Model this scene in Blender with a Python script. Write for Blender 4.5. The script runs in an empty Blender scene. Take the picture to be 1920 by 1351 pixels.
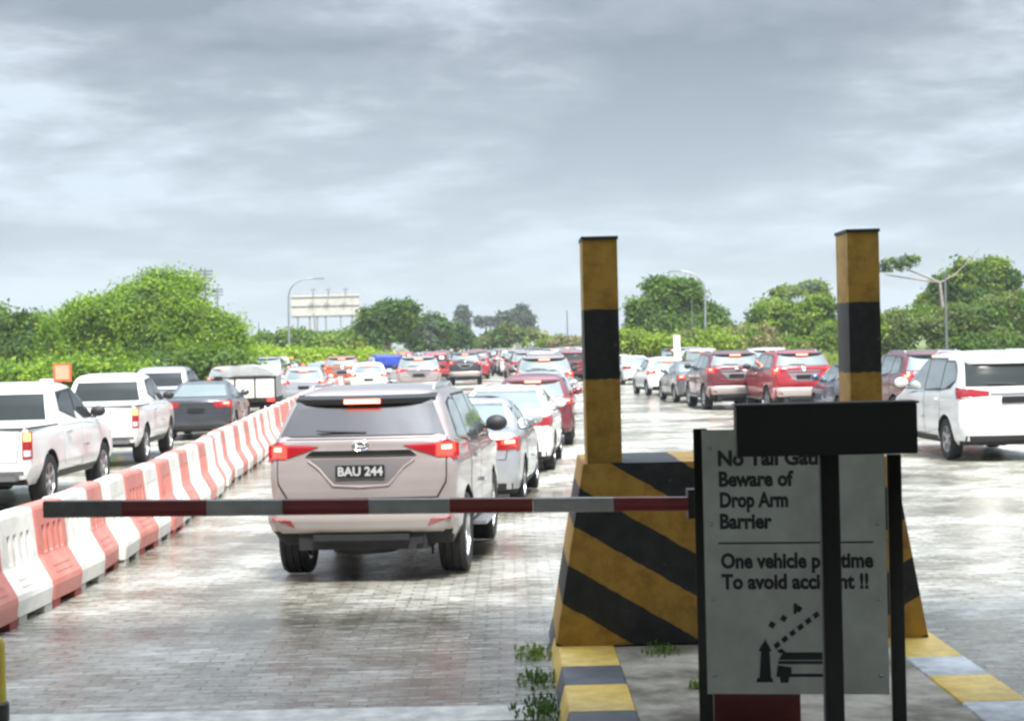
import bpy, bmesh, math, random
import numpy as np
from mathutils import Vector, Matrix
random.seed(7); rng = np.random.default_rng(7)
S = bpy.context.scene
C = S.collection
R = math.radians
# ------------------------------------------------------------------ camera
CAMZ = 2.2; F = 3275.0; HAZE = 0.0004
cam = bpy.data.cameras.new('camera'); camo = bpy.data.objects.new('camera', cam); C.objects.link(camo)
cam.sensor_width = 36.0; cam.lens = F/1920*36.0; cam.clip_start = 0.1; cam.clip_end = 6000
CM = Matrix.Translation((0, 0, CAMZ)) @ Matrix.Rotation(R(90-0.53), 4, 'X') @ Matrix.Rotation(R(-1.4), 4, 'Z')
camo.matrix_world = CM; S.camera = camo
S.render.engine = 'CYCLES'
try: S.cycles.pixel_filter_type = 'BLACKMAN_HARRIS'; S.cycles.filter_width = 2.6
except Exception: pass
S.view_settings.view_transform = 'Standard'; S.view_settings.look = 'None'
S.view_settings.gamma = 1; S.view_settings.use_curve_mapping = False
S.view_settings.exposure = 2.2
# ------------------------------------------------------------------ world, overcast
SUN_EL, SUN_AZ = R(54), R(165)          # azimuth clockwise from +Y: the sun stands behind the canopy
W = bpy.data.worlds.new('World'); S.world = W; W.use_nodes = True
nt = W.node_tree; nt.nodes.clear()
def wn(t, **k):
    n = nt.nodes.new(t)
    for a, b in k.items(): setattr(n, a, b)
    return n
def lk(a, b): nt.links.new(a, b)
out = wn('ShaderNodeOutputWorld'); bg = wn('ShaderNodeBackground'); lk(bg.outputs[0], out.inputs[0])
sky = wn('ShaderNodeTexSky', sky_type='NISHITA', sun_disc=False, sun_elevation=SUN_EL, sun_rotation=SUN_AZ)
tc = wn('ShaderNodeTexCoord'); sep = wn('ShaderNodeSeparateXYZ'); lk(tc.outputs['Generated'], sep.inputs[0])
def mth(op, a, b=None, c=None):
    n = wn('ShaderNodeMath', operation=op)
    for i, v in enumerate((a, b, c)):
        if v is None: continue
        if isinstance(v, (int, float)): n.inputs[i].default_value = v
        else: lk(v, n.inputs[i])
    return n.outputs[0]
zc = mth('MAXIMUM', sep.outputs[2], 0.0)
den = mth('ADD', zc, 0.17)
cx = mth('DIVIDE', sep.outputs[0], den); cy = mth('DIVIDE', sep.outputs[1], den)
comb = wn('ShaderNodeCombineXYZ'); lk(cx, comb.inputs[0]); lk(cy, comb.inputs[1])
def noise(scale, det, rough, off, dist=0.0, sc=(1, 1, 1)):
    mp = wn('ShaderNodeMapping'); mp.inputs['Location'].default_value = off; mp.inputs['Scale'].default_value = sc
    lk(comb.outputs[0], mp.inputs[0])
    n = wn('ShaderNodeTexNoise'); n.inputs['Scale'].default_value = scale; n.inputs['Detail'].default_value = det
    n.inputs['Roughness'].default_value = rough; n.inputs['Distortion'].default_value = dist
    lk(mp.outputs[0], n.inputs[0]); return n.outputs[0]
n1 = noise(0.95, 9, 0.55, (5.6, 3.3, 0), 0.2, (1, 1.15, 1))
n2 = noise(4.2, 10, 0.65, (8.4, 2.2, 0), 0.35, (1, 1.0, 1))
dens = mth('ADD', mth('ADD', mth('MULTIPLY', n1, 0.77), mth('MULTIPLY', n2, 0.23)), mth('MULTIPLY', mth('MINIMUM', zc, 0.22), 0.36))
cr = wn('ShaderNodeValToRGB'); lk(dens, cr.inputs[0])
e = cr.color_ramp.elements; e[0].position = 0.40; e[0].color = (0.39, 0.44, 0.49, 1)
e[1].position = 0.61; e[1].color = (0.15, 0.168, 0.188, 1)
for p_, c_ in ((0.45, (0.39, 0.43, 0.475, 1)), (0.49, (0.30, 0.33, 0.36, 1)), (0.54, (0.205, 0.225, 0.248, 1))):
    x_ = e.new(p_); x_.color = c_
# near the horizon the cloud sheet melts into pale blue rain light
hz = wn('ShaderNodeMapRange'); lk(zc, hz.inputs[0]); hz.inputs[1].default_value = 0.0; hz.inputs[2].default_value = 0.17
hz.inputs[3].default_value = 0.85; hz.inputs[4].default_value = 0.0
mx = wn('ShaderNodeMix', data_type='RGBA'); lk(hz.outputs[0], mx.inputs[0]); lk(cr.outputs[0], mx.inputs[6]); mx.inputs[7].default_value = (0.42, 0.505, 0.585, 1)
# some of the real sky colour shows through the sheet
sk = wn('ShaderNodeVectorMath', operation='SCALE'); lk(sky.outputs[0], sk.inputs[0]); sk.inputs[3].default_value = 0.1
mx2 = wn('ShaderNodeMix', data_type='RGBA'); mx2.inputs[0].default_value = 0.12; lk(mx.outputs[2], mx2.inputs[6]); lk(sk.outputs[0], mx2.inputs[7])
# overcast sheets are brighter overhead than low down
zz = mth('MULTIPLY_ADD', mth('POWER', zc, 2.2), 3.0, 0.375)
sc2 = wn('ShaderNodeVectorMath', operation='SCALE'); lk(mx2.outputs[2], sc2.inputs[0]); lk(zz, sc2.inputs[3])
lk(sc2.outputs[0], bg.inputs[0]); bg.inputs[1].default_value = 1.0
# ------------------------------------------------------------------ sun
sl = bpy.data.lights.new('sun', 'SUN'); sl.energy = 1.5; sl.angle = R(10); sl.color = (1.0, 0.965, 0.92)
so = bpy.data.objects.new('sun', sl); C.objects.link(so)
sd = Vector((math.sin(SUN_AZ)*math.cos(SUN_EL), math.cos(SUN_AZ)*math.cos(SUN_EL), math.sin(SUN_EL)))
so.rotation_euler = sd.to_track_quat('Z', 'Y').to_euler()

# ------------------------------------------------------------------ where a point of the place lies
def ray(px, py):
    return (CM.to_3x3() @ Vector(((px-960)/F, -(py-675.5)/F, -1))).normalized()
def on_ground(px, py, z=0.0):
    r = ray(px, py); t = (z-CAMZ)/r.z; return Vector((r.x*t, r.y*t, z))
def at_depth(px, py, d):
    r = ray(px, py); t = d/r.y; return Vector((r.x*t, d, CAMZ+r.z*t))

# ------------------------------------------------------------------ materials
MATS = {}
def mat(name, col, rough=0.5, metal=0.0, spec=0.5, emit=None, es=0.0, coat=0.0, var=0.0, vscale=5.0, bump=0.0, bscale=60.0, trans=0.0, col2=None):
    if name in MATS: return MATS[name]
    m = bpy.data.materials.new(name); m.use_nodes = True; t = m.node_tree
    b = t.nodes['Principled BSDF']
    b.inputs['Base Color'].default_value = (*col, 1); b.inputs['Roughness'].default_value = rough
    b.inputs['Metallic'].default_value = metal; b.inputs['Specular IOR Level'].default_value = spec
    b.inputs['Coat Weight'].default_value = coat; b.inputs['Coat Roughness'].default_value = 0.04
    if emit: b.inputs['Emission Color'].default_value = (*emit, 1); b.inputs['Emission Strength'].default_value = es
    tcn = t.nodes.new('ShaderNodeTexCoord')
    if var > 0 or col2:
        n = t.nodes.new('ShaderNodeTexNoise'); n.inputs['Scale'].default_value = vscale; n.inputs['Detail'].default_value = 6
        n.inputs['Roughness'].default_value = 0.65
        t.links.new(tcn.outputs['Object'], n.inputs[0])
        r = t.nodes.new('ShaderNodeValToRGB'); r.color_ramp.elements[0].position = 0.35; r.color_ramp.elements[1].position = 0.65
        c2 = col2 if col2 else tuple(max(0, c*(1-var)) for c in col)
        r.color_ramp.elements[0].color = (*c2, 1); r.color_ramp.elements[1].color = (*col, 1)
        t.links.new(n.outputs[0], r.inputs[0]); t.links.new(r.outputs[0], b.inputs['Base Color'])
    if bump > 0:
        n = t.nodes.new('ShaderNodeTexNoise'); n.inputs['Scale'].default_value = bscale; n.inputs['Detail'].default_value = 4
        t.links.new(tcn.outputs['Object'], n.inputs[0])
        bp = t.nodes.new('ShaderNodeBump'); bp.inputs['Strength'].default_value = bump; bp.inputs['Distance'].default_value = 0.01
        t.links.new(n.outputs[0], bp.inputs['Height']); t.links.new(bp.outputs[0], b.inputs['Normal'])
    if trans > 0:
        tr = t.nodes.new('ShaderNodeBsdfTranslucent'); tr.inputs[0].default_value = (col[0]*1.3, col[1]*1.3, col[2]*0.8, 1)
        mxs = t.nodes.new('ShaderNodeMixShader'); mxs.inputs[0].default_value = trans
        o = t.nodes['Material Output']; t.links.new(b.outputs[0], mxs.inputs[1]); t.links.new(tr.outputs[0], mxs.inputs[2]); t.links.new(mxs.outputs[0], o.inputs[0])
    MATS[name] = m; return m
def paint(name, col, metal=0.0, dirt=0.12):
    return mat('paint_'+name, col, 0.28, metal, 0.5, coat=0.9, var=dirt, vscale=1.6)
P_white = paint('white', (0.80, 0.80, 0.78)); P_pearl = paint('pearl', (0.39, 0.335, 0.32), 0.3)
P_silver = paint('silver', (0.45, 0.46, 0.48), 0.5); P_grey = paint('grey', (0.16, 0.17, 0.18), 0.5)
P_dark = paint('dark', (0.045, 0.048, 0.055), 0.3); P_maroon = paint('maroon', (0.17, 0.03, 0.04), 0.3)
P_red = paint('red', (0.36, 0.025, 0.035), 0.15); P_blue = paint('blue', (0.04, 0.07, 0.14), 0.4)
P_bronze = paint('bronze', (0.32, 0.22, 0.17), 0.5); P_beige = paint('beige', (0.55, 0.50, 0.42), 0.2)
P_royal = paint('royal', (0.03, 0.09, 0.45)); P_orange = paint('orange', (0.45, 0.10, 0.03))
M_glass = mat('tinted_glass', (0.02, 0.026, 0.024), 0.05, 0, 0.5, coat=0.0)
M_glass2 = mat('pale_glass', (0.13, 0.17, 0.165), 0.05, 0, 1.0, coat=0.8)
M_black = mat('black_plastic', (0.018, 0.018, 0.02), 0.55, var=0.3, vscale=8)
M_under = mat('underbody', (0.008, 0.008, 0.009), 0.9)
M_rubber = mat('rubber', (0.015, 0.015, 0.016), 0.75, var=0.35, vscale=9, bump=0.3)
M_alloy = mat('alloy', (0.55, 0.56, 0.57), 0.3, 0.9, var=0.2)
M_chrome = mat('chrome', (0.75, 0.75, 0.76), 0.12, 1.0)
M_tail = mat('tail_lens', (0.30, 0.012, 0.018), 0.12, coat=1.0)
M_brake = mat('brake_lamp_lit', (0.6, 0.03, 0.02), 0.2, emit=(1.0, 0.04, 0.03), es=.75)
M_brakehot = mat('brake_bulb_lit', (0.8, 0.3, 0.2), 0.2, emit=(1.0, 0.16, 0.10), es=1.5)
M_amber = mat('indicator_lit', (0.8, 0.3, 0.05), 0.2, emit=(1.0, 0.30, 0.08), es=1.3)
M_clear = mat('clear_lens', (0.55, 0.55, 0.56), 0.1, coat=1.0)
M_plate = mat('plate_black', (0.01, 0.01, 0.011), 0.4); M_ink = mat('plate_ink', (0.42, 0.42, 0.41), 0.5)
M_gap = mat('shut_gap', (0.01, 0.01, 0.01), 0.9)

# ------------------------------------------------------------------ object helpers
def tag(o, label=None, cat=None, group=None, kind=None):
    if label: o['label'] = label
    if cat: o['category'] = cat
    if group: o['group'] = group
    if kind: o['kind'] = kind
    return o
def empty(name, loc=(0, 0, 0), rz=0.0):
    o = bpy.data.objects.new(name, None); o.empty_display_size = 0.3; C.objects.link(o)
    o.location = loc; o.rotation_euler = (0, 0, rz); return o
def mesh(name, v, f, mats, parent=None, mi=None, smooth=False, sharp=None):
    me = bpy.data.meshes.new(name); me.from_pydata([tuple(p) for p in v], [], f)
    if not isinstance(mats, (list, tuple)): mats = [mats]
    for m in mats: me.materials.append(m)
    if mi is not None: me.polygons.foreach_set('material_index', mi)
    if smooth:
        me.polygons.foreach_set('use_smooth', [True]*len(me.polygons))
        if sharp: me.set_sharp_from_angle(angle=R(sharp))
    me.update()
    o = bpy.data.objects.new(name, me); C.objects.link(o)
    if parent is not None: o.parent = parent
    return o
class MB:
    def __init__(s): s.v = []; s.f = []; s.m = []
    def add(s, v, f, m=0):
        b = len(s.v); s.v += [tuple(p) for p in v]; s.f += [tuple(i+b for i in q) for q in f]; s.m += [m]*len(f)
    def box(s, c, d, m=0, rot=None):
        x, y, z = (q/2 for q in d); vs = [Vector((a*x, b*y, g*z)) for a in (-1, 1) for b in (-1, 1) for g in (-1, 1)]
        if rot is not None: vs = [rot @ q for q in vs]
        c = Vector(c); vs = [q+c for q in vs]
        s.add(vs, [(0, 1, 3, 2), (4, 6, 7, 5), (0, 4, 5, 1), (2, 3, 7, 6), (0, 2, 6, 4), (1, 5, 7, 3)], m)
    def tube(s, pts, rad, n=8, m=0, cap=True):
        pts = [Vector(p) for p in pts]; rr = rad if isinstance(rad, (list, tuple)) else [rad]*len(pts)
        vs = []; fs = []
        for i, p in enumerate(pts):
            t = (pts[min(i+1, len(pts)-1)]-pts[max(i-1, 0)]).normalized()
            a = Vector((0, 0, 1)) if abs(t.z) < 0.9 else Vector((1, 0, 0))
            u = t.cross(a).normalized(); w = t.cross(u)
            for k in range(n):
                an = 2*math.pi*k/n; vs.append(p+(u*math.cos(an)+w*math.sin(an))*rr[i])
        for i in range(len(pts)-1):
            for k in range(n):
                a = i*n+k; b = i*n+(k+1) % n; fs.append((a, b, b+n, a+n))
        if cap: fs.append(tuple(range(n-1, -1, -1))); fs.append(tuple(range((len(pts)-1)*n, len(pts)*n)))
        s.add(vs, fs, m)
    def lathe(s, prof, n=28, axis='X', c=(0, 0, 0), m=0, closed=True):
        vs = []; fs = []; k = len(prof)
        for j in range(n):
            a = 2*math.pi*j/n
            for (r, h) in prof:
                p = {'X': (h, r*math.cos(a), r*math.sin(a)), 'Z': (r*math.cos(a), r*math.sin(a), h), 'Y': (r*math.cos(a), h, r*math.sin(a))}[axis]
                vs.append(Vector(p)+Vector(c))
        for j in range(n):
            for i in range(k if closed else k-1):
                a = j*k+i; b = j*k+(i+1) % k; c2 = ((j+1) % n)*k+(i+1) % k; d = ((j+1) % n)*k+i
                fs.append((a, b, c2, d))
        s.add(vs, fs, m)
    def build(s, name, mats, parent=None, smooth=False, sharp=35): return mesh(name, s.v, s.f, mats, parent, s.m, smooth, sharp)
def bevel_obj(o, w=0.01, seg=2):
    bm = bmesh.new(); bm.from_mesh(o.data)
    bmesh.ops.bevel(bm, geom=[e_ for e_ in bm.edges if e_.is_manifold and e_.calc_face_angle(0) > 0.6], offset=w, segments=seg, affect='EDGES', profile=0.7)
    bm.to_mesh(o.data); bm.free(); o.data.polygons.foreach_set('use_smooth', [True]*len(o.data.polygons)); o.data.set_sharp_from_angle(angle=R(50)); return o
def copy_tree(o, parent=None):
    c = o.copy(); C.objects.link(c)
    if parent is not None: c.parent = parent
    for ch in KIDS(o): copy_tree(ch, c)
    return c
def KIDS(o): return [x for x in bpy.data.objects if x.parent == o] if False else list(o.children)
def text_data(txt, size, bold=0.0, align='LEFT', extrude=0.0005):
    cu = bpy.data.curves.new('t', 'FONT'); cu.body = txt; cu.size = size; cu.offset = bold; cu.align_x = align; cu.extrude = extrude; cu.resolution_u = 3
    o = bpy.data.objects.new('t', cu); C.objects.link(o); bpy.context.view_layer.update()
    me = bpy.data.meshes.new_from_object(o.evaluated_get(bpy.context.evaluated_depsgraph_get()))
    bpy.data.objects.remove(o); return me
def text_obj(name, txt, size, loc, m, parent, bold=0.0, align='LEFT'):
    me = text_data(txt, size, bold, align); me.materials.clear(); me.materials.append(m)
    o = bpy.data.objects.new(name, me); C.objects.link(o); o.parent = parent; o.location = loc; o.rotation_euler = (R(90), 0, 0); return o

# ------------------------------------------------------------------ vehicles
class Skin:
    """horizontal slices of a car: level = (z, rear y, front y, half width, rear radius, front radius)"""
    def __init__(s, lv, bul=0.05, L=4.7): s.lv = lv; s.z = [l[0] for l in lv]; s.bul = bul; s.L = L
    def at(s, z):
        z = min(max(z, s.z[0]), s.z[-1])
        return [float(np.interp(z, s.z, [l[k] for l in s.lv])) for k in range(1, 6)]
    def T(s, y): return 1-0.055*abs((y-s.L*0.5)/(s.L*0.5))**3
    def rear(s, x, z):
        yr, yf, w, rr, rf = s.at(z); x = abs(x)/s.T(yr+0.1); x = min(x, w-1e-4)
        q = yr+s.bul*min(1, x/max(w-rr, .01))**2
        if x > w-rr: q += rr*(1-math.sqrt(max(0, 1-((x-w+rr)/rr)**2)))
        return q
    def front(s, x, z):
        yr, yf, w, rr, rf = s.at(z); x = abs(x)/s.T(yf-0.1); x = min(x, w-1e-4)
        q = yf-s.bul*2*min(1, x/max(w-rf, .01))**2
        if x > w-rf: q -= rf*(1-math.sqrt(max(0, 1-((x-w+rf)/rf)**2)))
        return q
    def side(s, y, z):
        yr, yf, w, rr, rf = s.at(z); a = yr+s.bul; b = yf-2*s.bul
        if y < a+rr: x = w-rr+math.sqrt(max(0, rr*rr-min(rr, a+rr-y)**2))
        elif y > b-rf: x = w-rf+math.sqrt(max(0, rf*rf-min(rf, y-b+rf)**2))
        else: x = w
        return x*s.T(y)
    def ring(s, z):
        yr, yf, w, rr, rf = s.at(z); p = []; a = yr+s.bul; b = yf-2*s.bul
        if b-rf < a+rr+0.02: k = max(0.05, (b-a-0.02)/(rr+rf)); rr *= k; rf *= k
        NR, NC, NS = 8, 5, 26
        for i in range(NR+1):
            x = (w-rr)*(-1+2*i/NR); p.append((x, yr+s.bul*(x/(w-rr))**2))
        for i in range(1, NC+1):
            t = i/NC*math.pi/2; p.append((w-rr+rr*math.sin(t), a+rr*(1-math.cos(t))))
        for i in range(1, NS): p.append((w, a+rr+(b-rf-a-rr)*i/NS))
        for i in range(0, NC+1):
            t = i/NC*math.pi/2; p.append((w-rf+rf*math.cos(t), b-rf+rf*math.sin(t)))
        for i in range(1, NR+1):
            x = (w-rf)*(1-2*i/NR); p.append((x, yf-2*s.bul*(x/(w-rf))**2))
        for i in range(1, NC+1):
            t = i/NC*math.pi/2; p.append((-(w-rf+rf*math.sin(t)), b-rf*(1-math.cos(t))))
        for i in range(1, NS): p.append((-w, b-rf-(b-rf-a-rr)*i/NS))
        for i in range(0, NC): 
            t = i/NC*math.pi/2; p.append((-(w-rr+rr*math.cos(t)), a+rr-rr*math.sin(t)))
        return [(x*s.T(y), y, z) for x, y in p]
    def body(s, arches, cuts, paintm, parent):
        v = []; f = []; n = None
        for z in s.z:
            r = s.ring(z); n = len(r); v += r
        k = len(s.z)
        for i in range(k-1):
            for j in range(n): f.append((i*n+j, i*n+(j+1) % n, (i+1)*n+(j+1) % n, (i+1)*n+j))
        f.append(tuple(range(n-1, -1, -1))); f.append(tuple(range((k-1)*n, k*n)))
        o = mesh('body', v, f, [paintm, M_under], None)
        b = MB()
        for (yc, rad, w) in arches:
            for sg in (-1, 1):
                n_ = 28; ring = [(rad*math.cos(2*math.pi*q/n_), rad*math.sin(2*math.pi*q/n_)) for q in range(n_)]
                x0, x1 = sorted((sg*(w-0.30), sg*(w+0.3)))
                vs = [(x0, yc+p, arches_z[0]+q) for p, q in ring]+[(x1, yc+p, arches_z[0]+q) for p, q in ring]
                fs = [tuple(range(n_-1, -1, -1)), tuple(range(n_, 2*n_))]+[(q, (q+1) % n_, n_+(q+1) % n_, n_+q) for q in range(n_)]
                b.add(vs, fs)
        for c, d in cuts: b.box(c, d)
        cut = b.build('cut', [M_under])
        bm = bmesh.new(); bm.from_mesh(cut.data); bmesh.ops.recalc_face_normals(bm, faces=bm.faces); bm.to_mesh(cut.data); bm.free()
        md = o.modifiers.new('b', 'BOOLEAN'); md.object = cut; md.operation = 'DIFFERENCE'; md.solver = 'EXACT'
        bpy.context.view_layer.update()
        me = bpy.data.meshes.new_from_object(o.evaluated_get(bpy.context.evaluated_depsgraph_get()))
        bpy.data.objects.remove(o); bpy.data.objects.remove(cut)
        me.materials.clear(); me.materials.append(paintm); me.materials.append(M_under)
        for p in me.polygons:
            c = p.center; d = 0
            for (yc, rad, w) in arches:
                if math.hypot(c.y-yc, c.z-arches_z[0]) < rad*1.003: d = 1
            if p.normal.z < -0.7 and c.z < 0.6: d = 1
            p.material_index = d; p.use_smooth = True
        me.set_sharp_from_angle(angle=R(32)); me.name = 'body'
        ob = bpy.data.objects.new('body', me); C.objects.link(ob); ob.parent = parent; return ob
    def rows(s, z0, z1, n):
        r = [z0+(z1-z0)*i/n for i in range(n+1)]+[z for z in s.z if z0 < z < z1]
        return sorted(set(round(q, 4) for q in r))
def span(poly, z):
    xs = []
    for i in range(len(poly)):
        (a, za), (b, zb) = poly[i], poly[(i+1) % len(poly)]
        if (za-z)*(zb-z) <= 0 and abs(za-zb) > 1e-9: xs.append(a+(b-a)*(z-za)/(zb-za))
        elif abs(za-zb) < 1e-9 and abs(z-za) < 1e-9: xs += [a, b]
    return min(xs), max(xs)
def patch(mb, sk, poly, where, off, nx=10, nz=3, thick=0.02, m=0):
    """a panel lying on the skin; where is rear, front or side with sign"""
    zs = [p[1] for p in poly]; rows = sk.rows(min(zs), max(zs), nz); v = []; N = len(rows)
    def pos(a, z, o):
        if where == 'rear': return (a, sk.rear(a, z)-o, z+o*0.3)
        if where == 'front': return (a, sk.front(a, z)+o, z+o*0.3)
        return (where*(sk.side(a, z)+o), a, z)
    A = []
    for z in rows:
        a, b = span(poly, min(max(z, min(zs)+1e-5), max(zs)-1e-5)); A.append([(a+(b-a)*i/nx, z) for i in range(nx+1)])
    for r in A: v += [pos(a, z, off) for a, z in r]
    f = []
    for i in range(N-1):
        for j in range(nx):
            q = (i*(nx+1)+j, i*(nx+1)+j+1, (i+1)*(nx+1)+j+1, (i+1)*(nx+1)+j); f.append(q if where in ('rear', 1) else q[::-1])
    border = [(0, j) for j in range(nx+1)]+[(i, nx) for i in range(1, N)]+[(N-1, j) for j in range(nx-1, -1, -1)]+[(i, 0) for i in range(N-2, 0, -1)]
    b0 = len(v); v += [pos(*A[i][j], off-thick) for i, j in border]; nb = len(border)
    for k in range(nb):
        i, j = border[k]; i2, j2 = border[(k+1) % nb]
        q = (i*(nx+1)+j, b0+k, b0+(k+1) % nb, i2*(nx+1)+j2); f.append(q if where in ('rear', 1) else q[::-1])
    mb.add(v, f, m)
def one(name, sk, poly, where, off, m, parent, **k):
    b = MB(); patch(b, sk, poly, where, off, **k); return b.build(name, m, parent, smooth=True, sharp=40)
WHEELM = {}
def wheel(parent, x, y, rad, wid, sg):
    key = (rad, wid)
    if key not in WHEELM:
        b = MB(); h = wid/2; r = rad; ri = rad*0.64
        prof = [(ri, -h*.85), (r*.86, -h), (r*.95, -h*.95), (r*.985, -h*.8)]
        for g in (-.5, 0, .5): prof += [(r, h*(g-.22)), (r, h*(g-.04)), (r-.012, h*(g-.03)), (r-.012, h*(g+.03)), (r, h*(g+.04)), (r, h*(g+.22))] if g != 9 else []
        prof += [(r*.985, h*.8), (r*.95, h*.95), (r*.86, h), (ri, h*.85)]
        b.lathe(prof, 36, 'X'); ty = b.build('tyre', M_rubber, None, smooth=True, sharp=40)
        b = MB(); b.lathe([(ri*1.03, h*.84), (ri*.95, h*.86), (ri*.92, h*.5), (ri*.9, -h*.8), (ri*1.02, -h*.84)], 32, 'X', closed=False)
        b.lathe([(0.001, h*.72), (ri*.25, h*.72), (ri*.28, h*.5), (0.001, h*.5)], 16, 'X')
        for k in range(6):
            a = k*math.pi/3; rot = Matrix.Rotation(a, 3, 'X'); b.box(rot @ Vector((h*.62, 0, ri*.6)), (h*.22, ri*.22, ri*.75), 0, rot)
        b.lathe([(0.001, h*.2), (ri*.9, h*.2), (ri*.9, h*.15), (0.001, h*.15)], 20, 'X', m=1)
        rm = b.build('rim', [M_alloy, M_under], None, smooth=True, sharp=35)
        WHEELM[key] = (ty.data, rm.data); bpy.data.objects.remove(ty); bpy.data.objects.remove(rm)
    t, r_ = WHEELM[key]
    w = empty('wheel', (x, y, rad)); w.parent = parent; w.rotation_euler = (0, 0, 0 if sg > 0 else math.pi)
    for nme, d in (('tyre', t), ('rim', r_)):
        o = bpy.data.objects.new(nme, d); C.objects.link(o); o.parent = w
arches_z = [0.38]
def mirror(parent, x, y, z, m):
    b = MB(); b.lathe([(0.001, -.07), (.06, -.065), (.1, -.03), (.105, .03), (.09, .05), (.001, .055)], 14, 'Y', (0, 0, 0), closed=False)
    o = b.build('mirror', [m], parent, smooth=True, sharp=40); o.location = (x, y, z); o.scale = (1.15, 1, 0.85)
    b = MB(); b.box((-0.10*(1 if x > 0 else -1), 0.02, -0.05), (0.12, 0.04, 0.03)); b.build('mirror_arm', M_black, o)
def car(kind, paintm, lit=True, rear_glass=None, plate=None, lod=0):
    """kind: suv, mpv, sedan, hatch, pickup; nose points to +Y, origin under the middle of the rear bumper"""
    g = rear_glass or M_glass
    if kind == 'suv':
        L, W_, H = 4.8, .93, 1.83; Rw = .385; wid = .27; ys = (.98, 3.72)
        lv = [(.34, .32, 4.6, .83, .12, .2), (.44, .12, 4.74, .89, .14, .25), (.50, .04, 4.78, .915, .14, .3), (.60, .0, 4.8, .925, .14, .3), (.70, .0, 4.8, .92, .14, .3), (.745, .03, 4.79, .915, .14, .3), (.76, .10, 4.79, .912, .12, .3), (.86, .085, 4.78, .915, .12, .3),
              (1.0, .085, 4.74, .925, .12, .3), (1.06, .09, 4.6, .925, .12, .3), (1.12, .10, 4.2, .92, .12, .3), (1.17, .11, 3.75, .905, .13, .25), (1.24, .12, 3.6, .89, .13, .2), (1.33, .125, 3.42, .875, .14, .2), (1.36, .15, 3.36, .86, .15, .2),
              (1.52, .25, 3.05, .805, .17, .2), (1.66, .34, 2.75, .75, .18, .2), (1.72, .40, 2.6, .72, .2, .2), (1.765, .50, 2.42, .665, .22, .2), (1.80, .72, 2.2, .58, .25, .2), (1.82, .98, 2.0, .46, .25, .2), (1.83, 1.35, 1.8, .25, .1, .1)]
        bul = .05; belt = 1.24; sw = [[(.62, 1.32), (1.22, 1.28), (1.22, 1.66), (1.0, 1.68), (.72, 1.64)], [(1.28, 1.28), (2.12, 1.24), (2.12, 1.70), (1.28, 1.70)], [(2.2, 1.24), (3.28, 1.22), (2.78, 1.62), (2.55, 1.70), (2.2, 1.70)]]
        rw = [(-.78, 1.375), (.78, 1.375), (.64, 1.70), (-.64, 1.70)]; ws = [(-.78, 1.24), (.78, 1.24), (.62, 1.68), (-.62, 1.68)]
        drs = [[(1.36, .52), (2.1, .50), (2.1, 1.2), (1.26, 1.24), (1.26, .95)], [(2.14, .5), (3.1, .5), (3.22, .9), (3.22, 1.17), (2.14, 1.2)]]
        tl = ((.40, 1.27), (.40, 1.30), (.80, 1.325), (.905, 1.32), (.905, 1.13), (.80, 1.14)); pz = 1.05
    elif kind == 'mpv':
        L, W_, H = 4.73, .915, 1.80; Rw = .34; wid = .215; ys = (.92, 3.68)
        lv = [(.26, .25, 4.5, .82, .15, .3), (.34, .08, 4.64, .88, .15, .35), (.50, .0, 4.73, .912, .16, .4), (.66, .0, 4.73, .915, .16, .4), (.70, .05, 4.72, .912, .16, .4), (.85, .06, 4.6, .915, .16, .4), (.95, .06, 4.35, .915, .16, .35), (1.03, .07, 4.0, .91, .16, .3), (1.09, .08, 3.75, .90, .16, .2),
              (1.14, .09, 3.62, .89, .16, .2), (1.18, .10, 3.55, .88, .16, .2), (1.4, .19, 3.1, .825, .18, .2), (1.6, .28, 2.68, .77, .2, .2), (1.68, .33, 2.48, .735, .22, .2), (1.735, .42, 2.25, .67, .25, .2), (1.77, .65, 2.0, .57, .25, .2), (1.79, .95, 1.8, .42, .2, .2), (1.8, 1.3, 1.6, .2, .1, .1)]
        bul = .06; belt = 1.14; sw = [[(.5, 1.22), (1.15, 1.16), (1.15, 1.62), (.8, 1.62), (.55, 1.52)], [(1.2, 1.16), (2.05, 1.14), (2.05, 1.66), (1.2, 1.66)], [(2.1, 1.14), (3.4, 1.13), (2.75, 1.54), (2.45, 1.66), (2.1, 1.66)]]
        rw = [(-.76, 1.22), (.76, 1.22), (.70, 1.62), (-.70, 1.62)]; ws = [(-.8, 1.17), (.8, 1.17), (.62, 1.64), (-.62, 1.64)]
        drs = [[(1.28, .42), (2.05, .40), (2.05, 1.1), (1.18, 1.12), (1.18, .85)], [(2.09, .4), (3.15, .4), (3.2, .8), (3.2, 1.07), (2.09, 1.1)]]
        tl = ((.40, 1.06), (.40, 1.14), (.89, 1.20), (.89, 1.02), (.60, 1.05)); pz = 1.0
    elif kind == 'hatch':
        L, W_, H = 4.2, .87, 1.55; Rw = .31; wid = .195; ys = (.62, 3.25)
        lv = [(.22, .2, 4.0, .78, .15, .3), (.3, .05, 4.12, .84, .18, .35), (.46, .0, 4.2, .868, .2, .4), (.62, .02, 4.2, .87, .2, .4), (.74, .05, 4.12, .868, .2, .4), (.84, .06, 3.8, .865, .2, .35), (.92, .07, 3.45, .855, .2, .3), (.98, .08, 3.2, .84, .2, .25), (1.02, .1, 3.1, .83, .2, .2),
              (1.2, .22, 2.75, .76, .2, .2), (1.36, .34, 2.38, .69, .2, .2), (1.44, .42, 2.15, .64, .2, .2), (1.5, .6, 1.9, .54, .2, .2), (1.53, .85, 1.65, .4, .2, .2), (1.55, 1.15, 1.4, .2, .1, .1)]
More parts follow.
